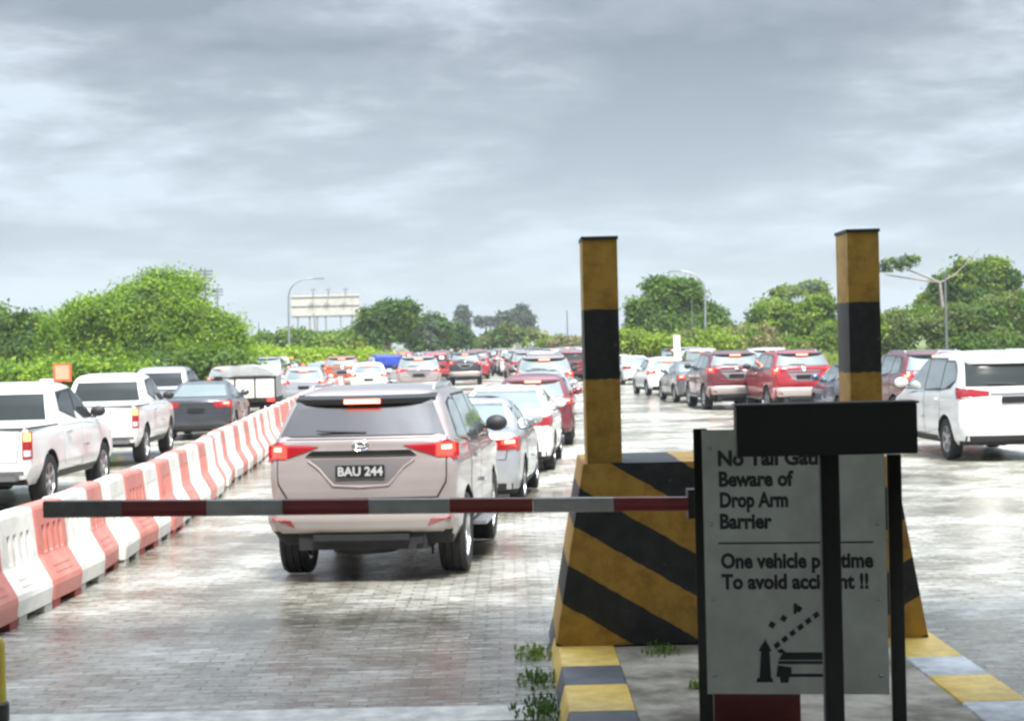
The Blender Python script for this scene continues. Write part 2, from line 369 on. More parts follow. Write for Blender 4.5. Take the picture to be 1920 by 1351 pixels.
        bul = .07; belt = 1.0; sw = [[(.55, 1.1), (1.0, 1.04), (1.0, 1.38), (.75, 1.34)], [(1.05, 1.04), (1.85, 1.0), (1.85, 1.43), (1.05, 1.42)], [(1.9, 1.0), (2.95, .99), (2.45, 1.3), (2.2, 1.42), (1.9, 1.43)]]
        rw = [(-.66, 1.05), (.66, 1.05), (.56, 1.39), (-.56, 1.39)]; ws = [(-.72, 1.03), (.72, 1.03), (.56, 1.4), (-.56, 1.4)]
        drs = [[(1.05, .36), (1.85, .34), (1.85, .96), (.98, .98), (.98, .7)], [(1.89, .34), (2.75, .34), (2.8, .7), (2.8, .93), (1.89, .96)]]
        tl = ((.52, .86), (.55, 1.02), (.85, 1.04), (.85, .84)); pz = .75
    elif kind == 'sedan':
        L, W_, H = 4.6, .89, 1.48; Rw = .32; wid = .205; ys = (.98, 3.66)
        lv = [(.2, .25, 4.4, .79, .15, .3), (.28, .05, 4.52, .85, .2, .35), (.42, .0, 4.6, .88, .22, .4), (.58, .0, 4.6, .89, .22, .4), (.7, .03, 4.55, .888, .22, .4), (.8, .04, 4.3, .885, .22, .35), (.88, .04, 3.9, .88, .22, .3), (.94, .05, 3.5, .87, .22, .25), (.98, .07, 3.3, .86, .22, .2), (1.01, .12, 3.2, .845, .2, .2), (1.035, .45, 3.12, .82, .2, .2), (1.05, .62, 3.05, .80, .2, .2),
              (1.2, .98, 2.75, .74, .2, .2), (1.34, 1.36, 2.42, .66, .2, .2), (1.41, 1.6, 2.2, .6, .2, .2), (1.45, 1.8, 2.05, .5, .1, .1), (1.47, 1.86, 1.98, .35, .05, .05)]
        bul = .08; belt = 1.0; sw = [[(.98, 1.06), (1.3, 1.03), (1.3, 1.26)], [(1.34, 1.03), (2.1, 1.0), (2.1, 1.38), (1.75, 1.38), (1.36, 1.28)], [(2.15, 1.0), (3.0, .99), (2.55, 1.28), (2.3, 1.38), (2.15, 1.38)]]
        rw = [(-.68, 1.065), (.68, 1.065), (.53, 1.37), (-.53, 1.37)]; ws = [(-.72, 1.05), (.72, 1.05), (.55, 1.38), (-.55, 1.38)]
        drs = [[(1.42, .34), (2.12, .32), (2.12, .96), (1.32, .98), (1.32, .7)], [(2.16, .32), (3.1, .32), (3.18, .7), (3.18, .92), (2.16, .96)]]
        tl = ((.45, .80), (.42, .93), (.86, .97), (.86, .78)); pz = .74
    else:   # pickup
        L, W_, H = 5.3, .93, 1.80; Rw = .38; wid = .25; ys = (1.12, 4.3)
        lv = [(.36, .3, 5.05, .82, .06, .2), (.46, .05, 5.2, .88, .08, .3), (.56, .02, 5.28, .915, .08, .35), (.62, .04, 5.3, .925, .08, .35), (.66, .09, 5.3, .925, .07, .35), (.9, .09, 5.25, .93, .07, .35), (1.02, .09, 5.0, .925, .07, .3), (1.08, .09, 4.6, .92, .07, .25), (1.13, .10, 4.35, .905, .07, .2), (1.16, .11, 4.22, .90, .07, .2), (1.165, 1.66, 4.2, .84, .08, .2),
              (1.19, 1.68, 4.15, .83, .09, .2), (1.45, 1.80, 3.72, .765, .1, .2), (1.64, 1.92, 3.35, .71, .12, .2), (1.71, 2.0, 3.2, .67, .15, .2), (1.76, 2.15, 3.0, .62, .2, .2), (1.79, 2.35, 2.8, .5, .2, .2), (1.8, 2.5, 2.7, .3, .1, .1)]
        bul = .03; belt = 1.18; sw = [[(2.05, 1.24), (2.85, 1.22), (2.85, 1.66), (2.15, 1.62)], [(2.9, 1.22), (4.0, 1.2), (3.4, 1.57), (3.2, 1.66), (2.9, 1.66)]]
        rw = [(-.68, 1.24), (.68, 1.24), (.60, 1.62), (-.60, 1.62)]; ws = [(-.8, 1.22), (.8, 1.22), (.62, 1.68), (-.62, 1.68)]
        drs = [[(1.9, .5), (2.85, .48), (2.85, 1.14), (1.8, 1.14), (1.8, .85)], [(2.89, .48), (3.75, .48), (3.85, .9), (3.85, 1.1), (2.89, 1.14)]]
        tl = ((.79, .74), (.79, 1.12), (.915, 1.12), (.915, .74)); pz = .56
    arches_z[0] = Rw+.01
    root = empty({'suv': 'sport_utility_car', 'mpv': 'people_carrier', 'sedan': 'saloon_car', 'hatch': 'hatchback_car', 'pickup': 'pickup_truck'}[kind])
    sk = Skin(lv, bul, L)
    cuts = [((0, .88, 1.15), (1.62, 1.42, .9))] if kind == 'pickup' else []
    body = sk.body([(ys[0], Rw+.065, W_), (ys[1], Rw+.065, W_)], cuts, paintm, root)
    b = MB(); b.box((0, L/2, (lv[0][0]+.12)), (W_*1.5, L*.8, .16)); b.tube([(-.5, ys[0], Rw), (.5, ys[0], Rw)], .06, 8); b.lathe([(.001, -.12), (.12, -.1), (.14, 0), (.12, .1), (.001, .12)], 12, 'X', (.08, ys[0], Rw), closed=False)
    b.tube([(-.45, .35, Rw-.02), (-.45, .9, Rw-.04)], .075, 10); b.build('underbody', M_under, root)
    for y in ys:
        for sg in (-1, 1): wheel(root, sg*(W_*sk.T(y)-wid/2-.01), y, Rw, wid, sg)
    # glass
    rwm = one('rear_window', sk, rw, 'rear', .012, g, root, nx=14, nz=4)
    one('windscreen', sk, ws, 'front', .012, M_glass, root, nx=14, nz=4)
    for sg in (-1, 1):
        for p in sw:
            yy = [q[0] for q in p]; zz_ = [q[1] for q in p]; cy_ = sum(yy)/len(p); cz_ = sum(zz_)/len(p)
            big = [(cy_+(a-cy_)*1.0+math.copysign(.03, a-cy_), cz_+(z-cz_)+math.copysign(.022, z-cz_)) for a, z in p]
            fr = one('window_frame', sk, big, sg, .004, M_black, root, nx=6, nz=3)
            one('side_window', sk, p, sg, .009, M_glass2 if kind in ('suv', 'mpv') or g == M_glass2 else M_glass, root, nx=6, nz=3)
        for i, p in enumerate(drs):
            cy_ = sum(q[0] for q in p)/len(p); cz_ = sum(q[1] for q in p)/len(p)
            big = [(a+math.copysign(.008, a-cy_), z+math.copysign(.008, z-cz_)) for a, z in p]
            d = one('door', sk, p, sg, .006, paintm, root, nx=8, nz=6, thick=.01)
            gp = one('door_gap', sk, big, sg, .0015, M_gap, d, nx=8, nz=6, thick=.01)
            yh = p[0][0]+.12 if i == 0 else p[0][0]+.1
            zh = p[2][1]-.10; hb = MB(); xh = sk.side(yh, zh)+.035; hb.box((sg*xh, yh, zh), (.02, .2, .032)); hb.box((sg*(xh-.02), yh-.08, zh), (.03, .025, .03)); hb.box((sg*(xh-.02), yh+.08, zh), (.03, .025, .03)); hb.build('door_handle', M_chrome if kind in ('suv', 'pickup') else paintm, d)
        # lamps
        tb = MB(); pl = [(a*sg, z) for a, z in tl]; patch(tb, sk, pl, 'rear', .016, nx=10, nz=4)
        if kind != 'pickup':
            zt = [q[1] for q in tl if q[0] > .75]; z0, z1 = min(zt), max(zt); ya = sk.rear(.9*W_, z0)
            patch(tb, sk, [(ya+.02, z0), (ya+.02, z1), (ya+.24, z1-.02), (ya+.12, z0+.02)], sg, .014, nx=5, nz=3)
        lamp = tb.build('tail_light', M_tail, root, smooth=True, sharp=40)
        if lit:
            xo = max(q[0] for q in tl); zo = [q[1] for q in tl if q[0] > xo-.02]; z0, z1 = min(zo), max(zo)
            if kind == 'pickup':
                one('brake_lamp', sk, [(sg*(xo-.105), z1-.13), (sg*(xo-.02), z1-.13), (sg*(xo-.02), z1-.02), (sg*(xo-.105), z1-.02)], 'rear', .022, M_amber, lamp, nx=3, nz=2)
                one('reversing_lamp', sk, [(sg*(xo-.105), z0+.03), (sg*(xo-.02), z0+.03), (sg*(xo-.02), z0+.12), (sg*(xo-.105), z0+.12)], 'rear', .022, M_clear, lamp, nx=3, nz=2)
            else:
                w_ = .20 if kind == 'suv' else .24
                one('brake_lamp', sk, [(sg*(xo-w_), z0+.03), (sg*(xo-.03), z0+.02), (sg*(xo-.03), z1-.03), (sg*(xo-w_), z1-.03)], 'rear', .022, M_brake, lamp, nx=5, nz=2)
                one('brake_bulb', sk, [(sg*(xo-w_+.05), z1-.09), (sg*(xo-.06), z1-.09), (sg*(xo-.06), z1-.05), (sg*(xo-w_+.05), z1-.05)], 'rear', .027, M_brakehot, lamp, nx=4, nz=1)
        # front lamp
        zf = {'suv': .92, 'mpv': .84, 'sedan': .70, 'hatch': .72, 'pickup': .94}[kind]
        one('head_light', sk, [(sg*.50, zf-.03), (sg*.8, zf-.02), (sg*.84, zf+.07), (sg*.52, zf+.04)], 'front', .012, M_clear, root, nx=6, nz=2)
        mz = belt+.06; my = sw[-1][1][0]-.22
        mirror(root, sg*(sk.side(my, mz)+.13), my, mz+.04, M_black if kind in ('suv',) else (paintm if kind != 'pickup' else M_black))
        # sill
        one('sill', sk, [(ys[0]+Rw+.1, lv[0][0]+.01), (ys[1]-Rw-.1, lv[0][0]+.01), (ys[1]-Rw-.12, lv[0][0]+.12), (ys[0]+Rw+.12, lv[0][0]+.12)], sg, .008, M_black, root, nx=6, nz=2)
    # high brake lamp
    if kind in ('suv', 'mpv', 'hatch'):
        zt = rw[2][1]; b = MB(); hw = rw[2][0]+.03
        n = 12; vs = []; 
        for i in range(n+1):
            x = -hw+2*hw*i/n; y = sk.rear(x*.98, zt+.02); yo = y-.13*(1-(abs(x)/hw)**4*.6)
            vs += [(x, yo, zt+.015), (x, yo+.01, zt-.035), (x, y+.05, zt-.02), (x, y+.12, zt+.055)]
        fs = []
        for i in range(n):
            for k in range(4): fs.append((i*4+k, i*4+(k+1) % 4, (i+1)*4+(k+1) % 4, (i+1)*4+k))
        fs += [(0, 3, 2, 1), (n*4, n*4+1, n*4+2, n*4+3)]
        b.add(vs, [q[::-1] for q in fs]); sp = b.build('roof_spoiler', M_black if kind == 'suv' else paintm, root, smooth=True, sharp=40)
        if lit:
            b = MB(); yo = sk.rear(0, zt+.02)-.13; b.box((0, yo-.006, zt-.008), (.34, .02, .04)); b.build('high_brake_lamp', M_brakehot, sp)
        if kind == 'hatch' or kind == 'mpv':
            pass
    if kind in ('suv', 'mpv'):
        b = MB(); yb = sk.rear(0, rw[0][1]+.05)-.04; b.tube([(.05, yb+.01, rw[0][1]+.03), (-.38, yb+.005, rw[0][1]+.05), (-.42, yb+.01, rw[0][1]+.055)], [.014, .01, .006], 6); b.build('rear_wiper', M_black, root)
        for sg in (-1, 1):
            b = MB(); zr = H-.06; pts = [(sg*.6, .9, zr), (sg*.60, 1.0, zr+.05), (sg*.60, 2.2, zr+.05), (sg*.6, 2.35, zr)]; 
            b.tube(pts, .016, 6); b.build('roof_rail', M_chrome if kind == 'suv' else paintm, root)
    # tailgate seam, trim, plate, bumper
    yp = sk.rear(0, pz)
    if kind == 'suv':
        gate = one('tailgate', sk, [(-.70, .80), (.70, .80), (.79, .95), (.79, 1.34), (-.79, 1.34), (-.79, .95)], 'rear', .006, paintm, root, nx=16, nz=8, thick=.012)
        one('tailgate_gap', sk, [(-.712, .788), (.712, .788), (.802, .94), (.802, 1.352), (-.802, 1.352), (-.802, .94)], 'rear', .002, M_gap, gate, nx=16, nz=8, thick=.01)
        one('plate_recess', sk, [(-.24, .93), (.24, .93), (.48, 1.16), (-.48, 1.16)], 'rear', .009, mat('plate_recess', (.24, .22, .22), .35, .5, coat=.5), gate, nx=10, nz=4, thick=.01)
        b = MB(); pts = []
        for x, z in [(-.5, 1.15), (-.40, 1.08), (-.26, .92), (0, .905), (.26, .92), (.40, 1.08), (.5, 1.15)]: pts.append((x, sk.rear(x, z)-.012, z))
        b.tube(pts, .011, 8); b.build('tailgate_crease', paintm, gate, smooth=True)
        one('chrome_trim', sk, [(-.52, 1.19), (.52, 1.19), (.46, 1.235), (-.46, 1.235)], 'rear', .024, M_chrome, root, nx=12, nz=2)
        # oval emblem
        b = MB(); cz_ = 1.285; yb = sk.rear(0, cz_)-.018
        for (cx_, cz2, ax, az) in ((0, cz_, .075, .048), (0, cz_, .028, .046), (0, cz_+.014, .055, .024)):
            b.tube([(cx_+ax*math.cos(t), yb, cz2+az*math.sin(t)) for t in np.linspace(0, 2*math.pi, 21)], .0065, 6)
        b.build('emblem', M_chrome, root, smooth=True)
        bp = one('rear_bumper', sk, [(-.86, .48), (.86, .48), (.90, .56), (.90, .735), (-.90, .735), (-.90, .56)], 'rear', .016, mat('bumper_pearl', (.38, .34, .32), .4, .1, coat=.4), root, nx=16, nz=5)
        for sg in (-1, 1): one('reflector', sk, [(sg*.62, .53), (sg*.84, .55), (sg*.84, .625), (sg*.62, .595)], 'rear', .024, M_tail, bp, nx=4, nz=1)
        b = MB(); b.box((0, .30, .40), (1.2, .4, .16)); b.box((0, .1, .44), (.9, .14, .06)); b.lathe([(.001, .24), (.30, .25), (.36, .3), (.36, .4), (.001, .44)], 24, 'Z', (-.05, .62, 0), closed=False); b.box((0, 1.6, .34), (1.1, 1.3, .2)); b.box((.1, .98, .36), (1.3, .2, .14)); b.tube([(.55, .05, .40), (.55, .6, .42)], .03, 8); b.build('bumper_skirt', M_black, root)
        b = MB(); b.box((.58, ys[0]-.3, .33), (.02, .06, .26)); b.box((-.58, ys[0]-.3, .33), (.02, .06, .26)); b.build('mud_flap', M_rubber, root)
        for sg in (-1, 1):
            b = MB(); xs = .93; b.box((sg*(xs+.02), 2.32, .42), (.17, 1.75, .035)); bb = b.build('side_step', M_alloy, root)
    else:
        gw = W_*.82; z0 = lv[3][0]+.1; z1 = {'mpv': 1.18, 'sedan': .97, 'hatch': .98, 'pickup': 1.13}[kind]
        if kind == 'pickup': z0 = .70; gw = .76
        gate = one('tailgate' if kind != 'sedan' else 'boot_lid', sk, [(-gw*.92, z0), (gw*.92, z0), (gw, z1), (-gw, z1)], 'rear', .005, paintm, root, nx=14, nz=6, thick=.01)
        one('tailgate_gap', sk, [(-gw*.92-.01, z0-.01), (gw*.92+.01, z0-.01), (gw+.01, z1+.008), (-gw-.01, z1+.008)], 'rear', .0015, M_gap, gate, nx=14, nz=6, thick=.01)
        if kind == 'mpv':
            one('chrome_trim', sk, [(-.38, 1.075), (.38, 1.075), (.38, 1.11), (-.38, 1.11)], 'rear', .018, M_chrome, root, nx=8, nz=1)
        if kind == 'pickup':
            b = MB(); b.box((0, -.02, .5), (1.5, .22, .1)); b.box((0, -.09, .56), (1.7, .08, .06)); b.build('rear_bumper', M_chrome if False else mat('bumper_grey', (.2, .2, .2), .4, .6), root)
            b = MB(); b.box((0, yp-.02, .98), (.24, .03, .07)); b.build('tailgate_handle', M_black, gate)
            for sg in (-1, 1): b = MB(); b.box((sg*.855, .90, 1.172), (.075, 1.46, .02)); b.build('bed_rail', M_black, root)
            b = MB(); b.box((0, .135, 1.172), (1.6, .06, .02)); b.build('tailgate_cap', M_black, gate)
            b = MB(); b.box((.30, yp-.10, .60), (.5, .02, .12))
        else:
            one('rear_bumper', sk, [(-W_*.86, lv[0][0]+.06), (W_*.86, lv[0][0]+.06), (W_*.86, lv[0][0]+.16), (-W_*.86, lv[0][0]+.16)], 'rear', .008, M_black, root, nx=14, nz=3)
    pw = .46 if kind == 'suv' else .42
    if kind == 'pickup': pyy = -.145
    else: pyy = yp-.03
    b = MB(); b.box((0, pyy, pz), (pw, .012, .115)); pb = b.build('number_plate', M_plate, root)
    if plate: text_obj('plate_lettering', plate, .115, (0, pyy-.008, pz-.038), M_ink, pb, bold=.0035, align='CENTER')
    return root, body
PAINTS = {}
def set_paint(root, old, new):
    st = [root]
    while st:
        o = st.pop(); st += list(o.children)
        if o.type == 'MESH':
            for i, s_ in enumerate(o.material_slots):
                if s_.material == old: s_.link = 'OBJECT'; s_.material = new
def place(root, d, X, head, label, group=None, cat='car', sc=1.0):
    root.location = (X, d, 0.006); root.rotation_euler = (0, 0, -R(head)); root.scale = (sc, sc, sc)
    tag(root, label, cat, group)
PROT = {}
def flat_data(kind, paintm, glass=None, lit=True):
    """the whole car in one mesh, for cars only a few pixels large"""
    root, body = car(kind, paintm, lit, glass)
    bpy.context.view_layer.update()
    V = []; Fc = []; MI = []; ms = []
    st = [root]
    while st:
        o = st.pop(); st += list(o.children)
        if o.type == 'MESH':
            b = len(V); mw = o.matrix_world
            V += [tuple(mw @ q.co) for q in o.data.vertices]
            for p in o.data.polygons:
                m = o.data.materials[p.material_index]
                if m not in ms: ms.append(m)
                Fc.append(tuple(i+b for i in p.vertices)); MI.append(ms.index(m))
        bpy.data.objects.remove(o) if False else None
    st = [root]; allo = []
    while st:
        o = st.pop(); st += list(o.children); allo.append(o)
    for o in allo: bpy.data.objects.remove(o)
    me = bpy.data.meshes.new('car'); me.from_pydata(V, [], Fc)
    for m in ms: me.materials.append(m)
    me.polygons.foreach_set('material_index', MI); me.polygons.foreach_set('use_smooth', [True]*len(Fc)); me.set_sharp_from_angle(angle=R(35)); return me

# ================================================================== SETTING
def ground_mat():
    m = bpy.data.materials.new('ground_grass'); m.use_nodes = True; t = m.node_tree; b = t.nodes['Principled BSDF']
    g = t.nodes.new('ShaderNodeNewGeometry'); n = t.nodes.new('ShaderNodeTexNoise'); n.inputs['Scale'].default_value = .12; n.inputs['Detail'].default_value = 10
    t.links.new(g.outputs['Position'], n.inputs[0]); r = t.nodes.new('ShaderNodeValToRGB'); el = r.color_ramp.elements
    el[0].position = .35; el[0].color = (.06, .10, .02, 1); el[1].position = .65; el[1].color = (.16, .19, .05, 1)
    t.links.new(n.outputs[0], r.inputs[0]); t.links.new(r.outputs[0], b.inputs['Base Color']); b.inputs['Roughness'].default_value = .95; return m
def sheet(name, pts, z, m, **k):
    o = mesh(name, [(x, y, z) for x, y in pts], [tuple(range(len(pts)))], m); tag(o, kind='structure', **k); return o
sheet('ground', [(-3000, -200), (3000, -200), (3000, 5000), (-3000, 5000)], -0.012, ground_mat())
def road_mat():
    m = bpy.data.materials.new('wet_concrete'); m.use_nodes = True; t = m.node_tree; b = t.nodes['Principled BSDF']
    g = t.nodes.new('ShaderNodeNewGeometry')
    def nz(scale, det, sc=(1, 1, 1), rough=.6, dist=0):
        mp = t.nodes.new('ShaderNodeMapping'); mp.inputs['Scale'].default_value = sc; t.links.new(g.outputs['Position'], mp.inputs[0])
        n = t.nodes.new('ShaderNodeTexNoise'); n.inputs['Scale'].default_value = scale; n.inputs['Detail'].default_value = det; n.inputs['Roughness'].default_value = rough; n.inputs['Distortion'].default_value = dist
        t.links.new(mp.outputs[0], n.inputs[0]); return n.outputs[0]
    def mr(v, a, b_, c, d):
        q = t.nodes.new('ShaderNodeMapRange'); t.links.new(v, q.inputs[0])
        for i, x in enumerate((a, b_, c, d)): q.inputs[i+1].default_value = x
        return q.outputs[0]
    def ma(op, a, b_):
        q = t.nodes.new('ShaderNodeMath'); q.operation = op
        for i, x in enumerate((a, b_)):
            if isinstance(x, (int, float)): q.inputs[i].default_value = x
            else: t.links.new(x, q.inputs[i])
        return q.outputs[0]
    big = nz(.28, 5, (1, .8, 1)); mid = nz(1.3, 8, (1, .8, 1), .65); streak = nz(3.6, 8, (.75, 4.5, 1), .72); fine = nz(26, 6, (.6, 1.5, 1), .7)
    mix = ma('ADD', ma('MULTIPLY', big, .35), ma('ADD', ma('MULTIPLY', mid, .2), ma('ADD', ma('MULTIPLY', streak, .30), ma('MULTIPLY', fine, .15))))
    r = t.nodes.new('ShaderNodeValToRGB'); el = r.color_ramp.elements; el[0].position = .42; el[0].color = (.055, .05, .038, 1); el[1].position = .58; el[1].color = (.40, .395, .36, 1)
    x = el.new(.475); x.color = (.15, .138, .102, 1); x = el.new(.51); x.color = (.25, .242, .205, 1)
    t.links.new(mix, r.inputs[0])
    # slab joints every 6 m, cut across the lanes
    sp = t.nodes.new('ShaderNodeSeparateXYZ'); t.links.new(g.outputs['Position'], sp.inputs[0])
    wob = ma('MULTIPLY', mid, .05); yy = ma('ADD', sp.outputs[1], wob)
    j = ma('ABSOLUTE', ma('SUBTRACT', ma('FRACT', ma('DIVIDE', yy, 6.0), 0), .5), 0); jm = mr(j, .4965, .4985, 0, 1)
    xx = ma('ABSOLUTE', ma('SUBTRACT', ma('FRACT', ma('DIVIDE', ma('ADD', sp.outputs[0], 1.0), 4.2), 0), .5), 0); jm2 = mr(xx, .4965, .4985, 0, 1)
    bk = t.nodes.new('ShaderNodeTexBrick'); bk.inputs['Scale'].default_value = 1.0; bk.inputs['Brick Width'].default_value = .23; bk.inputs['Row Height'].default_value = .115
    bk.inputs['Mortar Size'].default_value = .009; bk.inputs['Mortar Smooth'].default_value = .4; bk.inputs['Bias'].default_value = 0.0
    bk.inputs['Color1'].default_value = (.35, .35, .35, 1); bk.inputs['Color2'].default_value = (.65, .65, .65, 1); bk.inputs['Mortar'].default_value = (0, 0, 0, 1)
    va = t.nodes.new('ShaderNodeVectorMath'); va.operation = 'ADD'; t.links.new(g.outputs['Position'], va.inputs[0]); cw = t.nodes.new('ShaderNodeCombineXYZ'); t.links.new(wob, cw.inputs[0]); t.links.new(wob, cw.inputs[1]); t.links.new(cw.outputs[0], va.inputs[1]); t.links.new(va.outputs[0], bk.inputs[0])
    wear = mr(mid, .42, .60, .9, .25)
    jb = ma('MULTIPLY', bk.outputs['Fac'], wear)
    jj = ma('MAXIMUM', ma('MULTIPLY', jm, .8), jb)
    tone = ma('MULTIPLY', mr(bk.outputs['Color'], .35, .65, .72, 1.18), mr(sp.outputs[1], 17, 32, 1.25, 1.75))  # per-brick tone, times a lift along y that paints glare on the far road
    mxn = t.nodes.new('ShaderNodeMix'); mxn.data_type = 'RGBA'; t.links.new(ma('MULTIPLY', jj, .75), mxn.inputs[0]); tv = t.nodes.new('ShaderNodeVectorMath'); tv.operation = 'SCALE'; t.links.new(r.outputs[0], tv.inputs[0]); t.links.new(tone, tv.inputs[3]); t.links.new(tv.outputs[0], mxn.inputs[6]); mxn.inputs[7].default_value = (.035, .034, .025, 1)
    t.links.new(mxn.outputs[2], b.inputs['Base Color'])
    t.links.new(mr(ma('ADD', ma('MULTIPLY', big, .5), ma('MULTIPLY', streak, .5)), .40, .60, .07, .42), b.inputs['Roughness'])
    b.inputs['Specular IOR Level'].default_value = .6
    bp = t.nodes.new('ShaderNodeBump'); bp.inputs['Distance'].default_value = .012; t.links.new(mr(big, .40, .60, .25, .75), bp.inputs['Strength'])
    h = ma('ADD', ma('MULTIPLY', streak, .6), ma('MULTIPLY', fine, .4)); t.links.new(ma('SUBTRACT', h, ma('MULTIPLY', jj, .45)), bp.inputs['Height']); t.links.new(bp.outputs[0], b.inputs['Normal'])
    return m
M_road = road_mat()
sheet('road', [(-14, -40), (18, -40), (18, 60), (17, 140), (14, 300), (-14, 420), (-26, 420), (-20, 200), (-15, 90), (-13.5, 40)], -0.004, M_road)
# worn pale strip across the lane by the camera
M_stripe = mat('worn_white_paint', (.74, .73, .66), .5, var=.5, vscale=6, bump=.3)
a0 = on_ground(20, 1338); a1 = on_ground(1005, 1322)
sheet('road_marking', [(a0.x-.4, a0.y-.5), (a1.x, a1.y-.4), (a1.x, a1.y+.03), (a0.x-.4, a0.y-.02)], 0.002, M_stripe)
# added canopy over and behind the camera (out of the picture, gives the near things their shade)
M_conc = mat('canopy_concrete', (.16, .155, .145), .85, var=.3, vscale=.8)
b = MB(); b.box((0.5, -1.6, 5.45), (40, 24, .5)); b.box((.5, 10.5, 5.3), (40, .3, .9))
for x in (-7.5, 4.6, 12): b.box((x, -6, 2.75), (.5, .5, 5.4))
o = b.build('shade_canopy', M_conc); tag(o, kind='structure')

# ================================================================== ISLAND, BLOCK AND COLUMNS
Z_IS = .15
def band_mat(name, mode):
    m = bpy.data.materials.new(name); m.use_nodes = True; t = m.node_tree; b = t.nodes['Principled BSDF']
    tcn = t.nodes.new('ShaderNodeTexCoord'); sp = t.nodes.new('ShaderNodeSeparateXYZ'); t.links.new(tcn.outputs['Object'], sp.inputs[0])
    def ma(op, a, b_=0):
        q = t.nodes.new('ShaderNodeMath'); q.operation = op
        for i, x in enumerate((a, b_)):
            if isinstance(x, (int, float)): q.inputs[i].default_value = x
            else: t.links.new(x, q.inputs[i])
        return q.outputs[0]
    n0 = t.nodes.new('ShaderNodeTexNoise'); n0.inputs['Scale'].default_value = 9; t.links.new(tcn.outputs['Object'], n0.inputs[0])
    wob = ma('MULTIPLY', ma('SUBTRACT', n0.outputs[0], .5), .03)
    if mode == 'block':      # chevron meeting at the middle, bands 0.29 m
        v = ma('ADD', ma('ADD', sp.outputs[2], ma('MULTIPLY', ma('ABSOLUTE', sp.outputs[0]), -.60)), wob)
        fr = ma('FRACT', ma('ADD', ma('DIVIDE', v, .575), 10.0 + BLK_PH)); k = ma('GREATER_THAN', fr, .5)
    else:                    # column: black band between two heights
        v = ma('ADD', sp.outputs[2], wob); k = ma('MULTIPLY', ma('GREATER_THAN', v, COL_B[0]), ma('LESS_THAN', v, COL_B[1]))
    n = t.nodes.new('ShaderNodeTexNoise'); n.inputs['Scale'].default_value = 7; n.inputs['Detail'].default_value = 8; n.inputs['Roughness'].default_value = .7; t.links.new(tcn.outputs['Object'], n.inputs[0])
    ry = t.nodes.new('ShaderNodeValToRGB'); e_ = ry.color_ramp.elements; e_[0].position = .32; e_[0].color = (.30, .155, .02, 1); e_[1].position = .56; e_[1].color = (.54, .31, .05, 1)
    rb = t.nodes.new('ShaderNodeValToRGB'); e_ = rb.color_ramp.elements; e_[0].position = .35; e_[0].color = (.012, .012, .014, 1); e_[1].position = .7; e_[1].color = (.04, .042, .045, 1)
    t.links.new(n.outputs[0], ry.inputs[0]); t.links.new(n.outputs[0], rb.inputs[0])
    mxn = t.nodes.new('ShaderNodeMix'); mxn.data_type = 'RGBA'; t.links.new(k, mxn.inputs[0]); t.links.new(ry.outputs[0], mxn.inputs[6]); t.links.new(rb.outputs[0], mxn.inputs[7])
    nf = t.nodes.new('ShaderNodeTexNoise'); nf.inputs['Scale'].default_value = 16; nf.inputs['Detail'].default_value = 9; nf.inputs['Roughness'].default_value = .75; t.links.new(tcn.outputs['Object'], nf.inputs[0])
    fl = ma('MULTIPLY', ma('GREATER_THAN', nf.outputs[0], .645), .8)
    mxf = t.nodes.new('ShaderNodeMix'); mxf.data_type = 'RGBA'; t.links.new(fl, mxf.inputs[0]); t.links.new(mxn.outputs[2], mxf.inputs[6]); mxf.inputs[7].default_value = (.16, .15, .13, 1)
    t.links.new(mxf.outputs[2], b.inputs['Base Color']); b.inputs['Roughness'].default_value = .55
    bp = t.nodes.new('ShaderNodeBump'); bp.inputs['Strength'].default_value = .3; bp.inputs['Distance'].default_value = .01; t.links.new(n.outputs[0], bp.inputs['Height']); t.links.new(bp.outputs[0], b.inputs['Normal'])
    return m
BD = 11.8
pbl, pbr = at_depth(1042, 1213, BD), at_depth(1742, 1196, BD); ptl, ptr = at_depth(1086, 869, BD), at_depth(1668, 857, BD)
BX = (pbl.x+pbr.x)/2; BH = ptl.z-Z_IS
BLK_PH = 0.0; COL_B = (0, 0)
hb, ht = (pbr.x-pbl.x)/2, (ptr.x-ptl.x)/2
pA = at_depth(1070, 983, BD)   # lower edge of a black band at the left edge of the block
vA = (pA.z-Z_IS)-.60*abs(pA.x-BX); BLK_PH = (.5-(vA/.575)) % 1.0
M_block = band_mat('block_paint', 'block')
blk = empty('crash_block', (BX, BD, Z_IS)); tag(blk, 'concrete crash block with black and yellow chevrons standing on the island behind the sign', 'crash block')
dep = 1.1; v = [(-hb, 0, 0), (hb, 0, 0), (hb, dep, 0), (-hb, dep, 0), (-ht, .0, BH), (ht, .0, BH), (ht, dep-.05, BH), (-ht, dep-.05, BH)]
o = mesh('block_body', v, [(0, 1, 5, 4), (1, 2, 6, 5), (2, 3, 7, 6), (3, 0, 4, 7), (4, 5, 6, 7), (3, 2, 1, 0)], M_block, blk); bevel_obj(o, .012, 2)
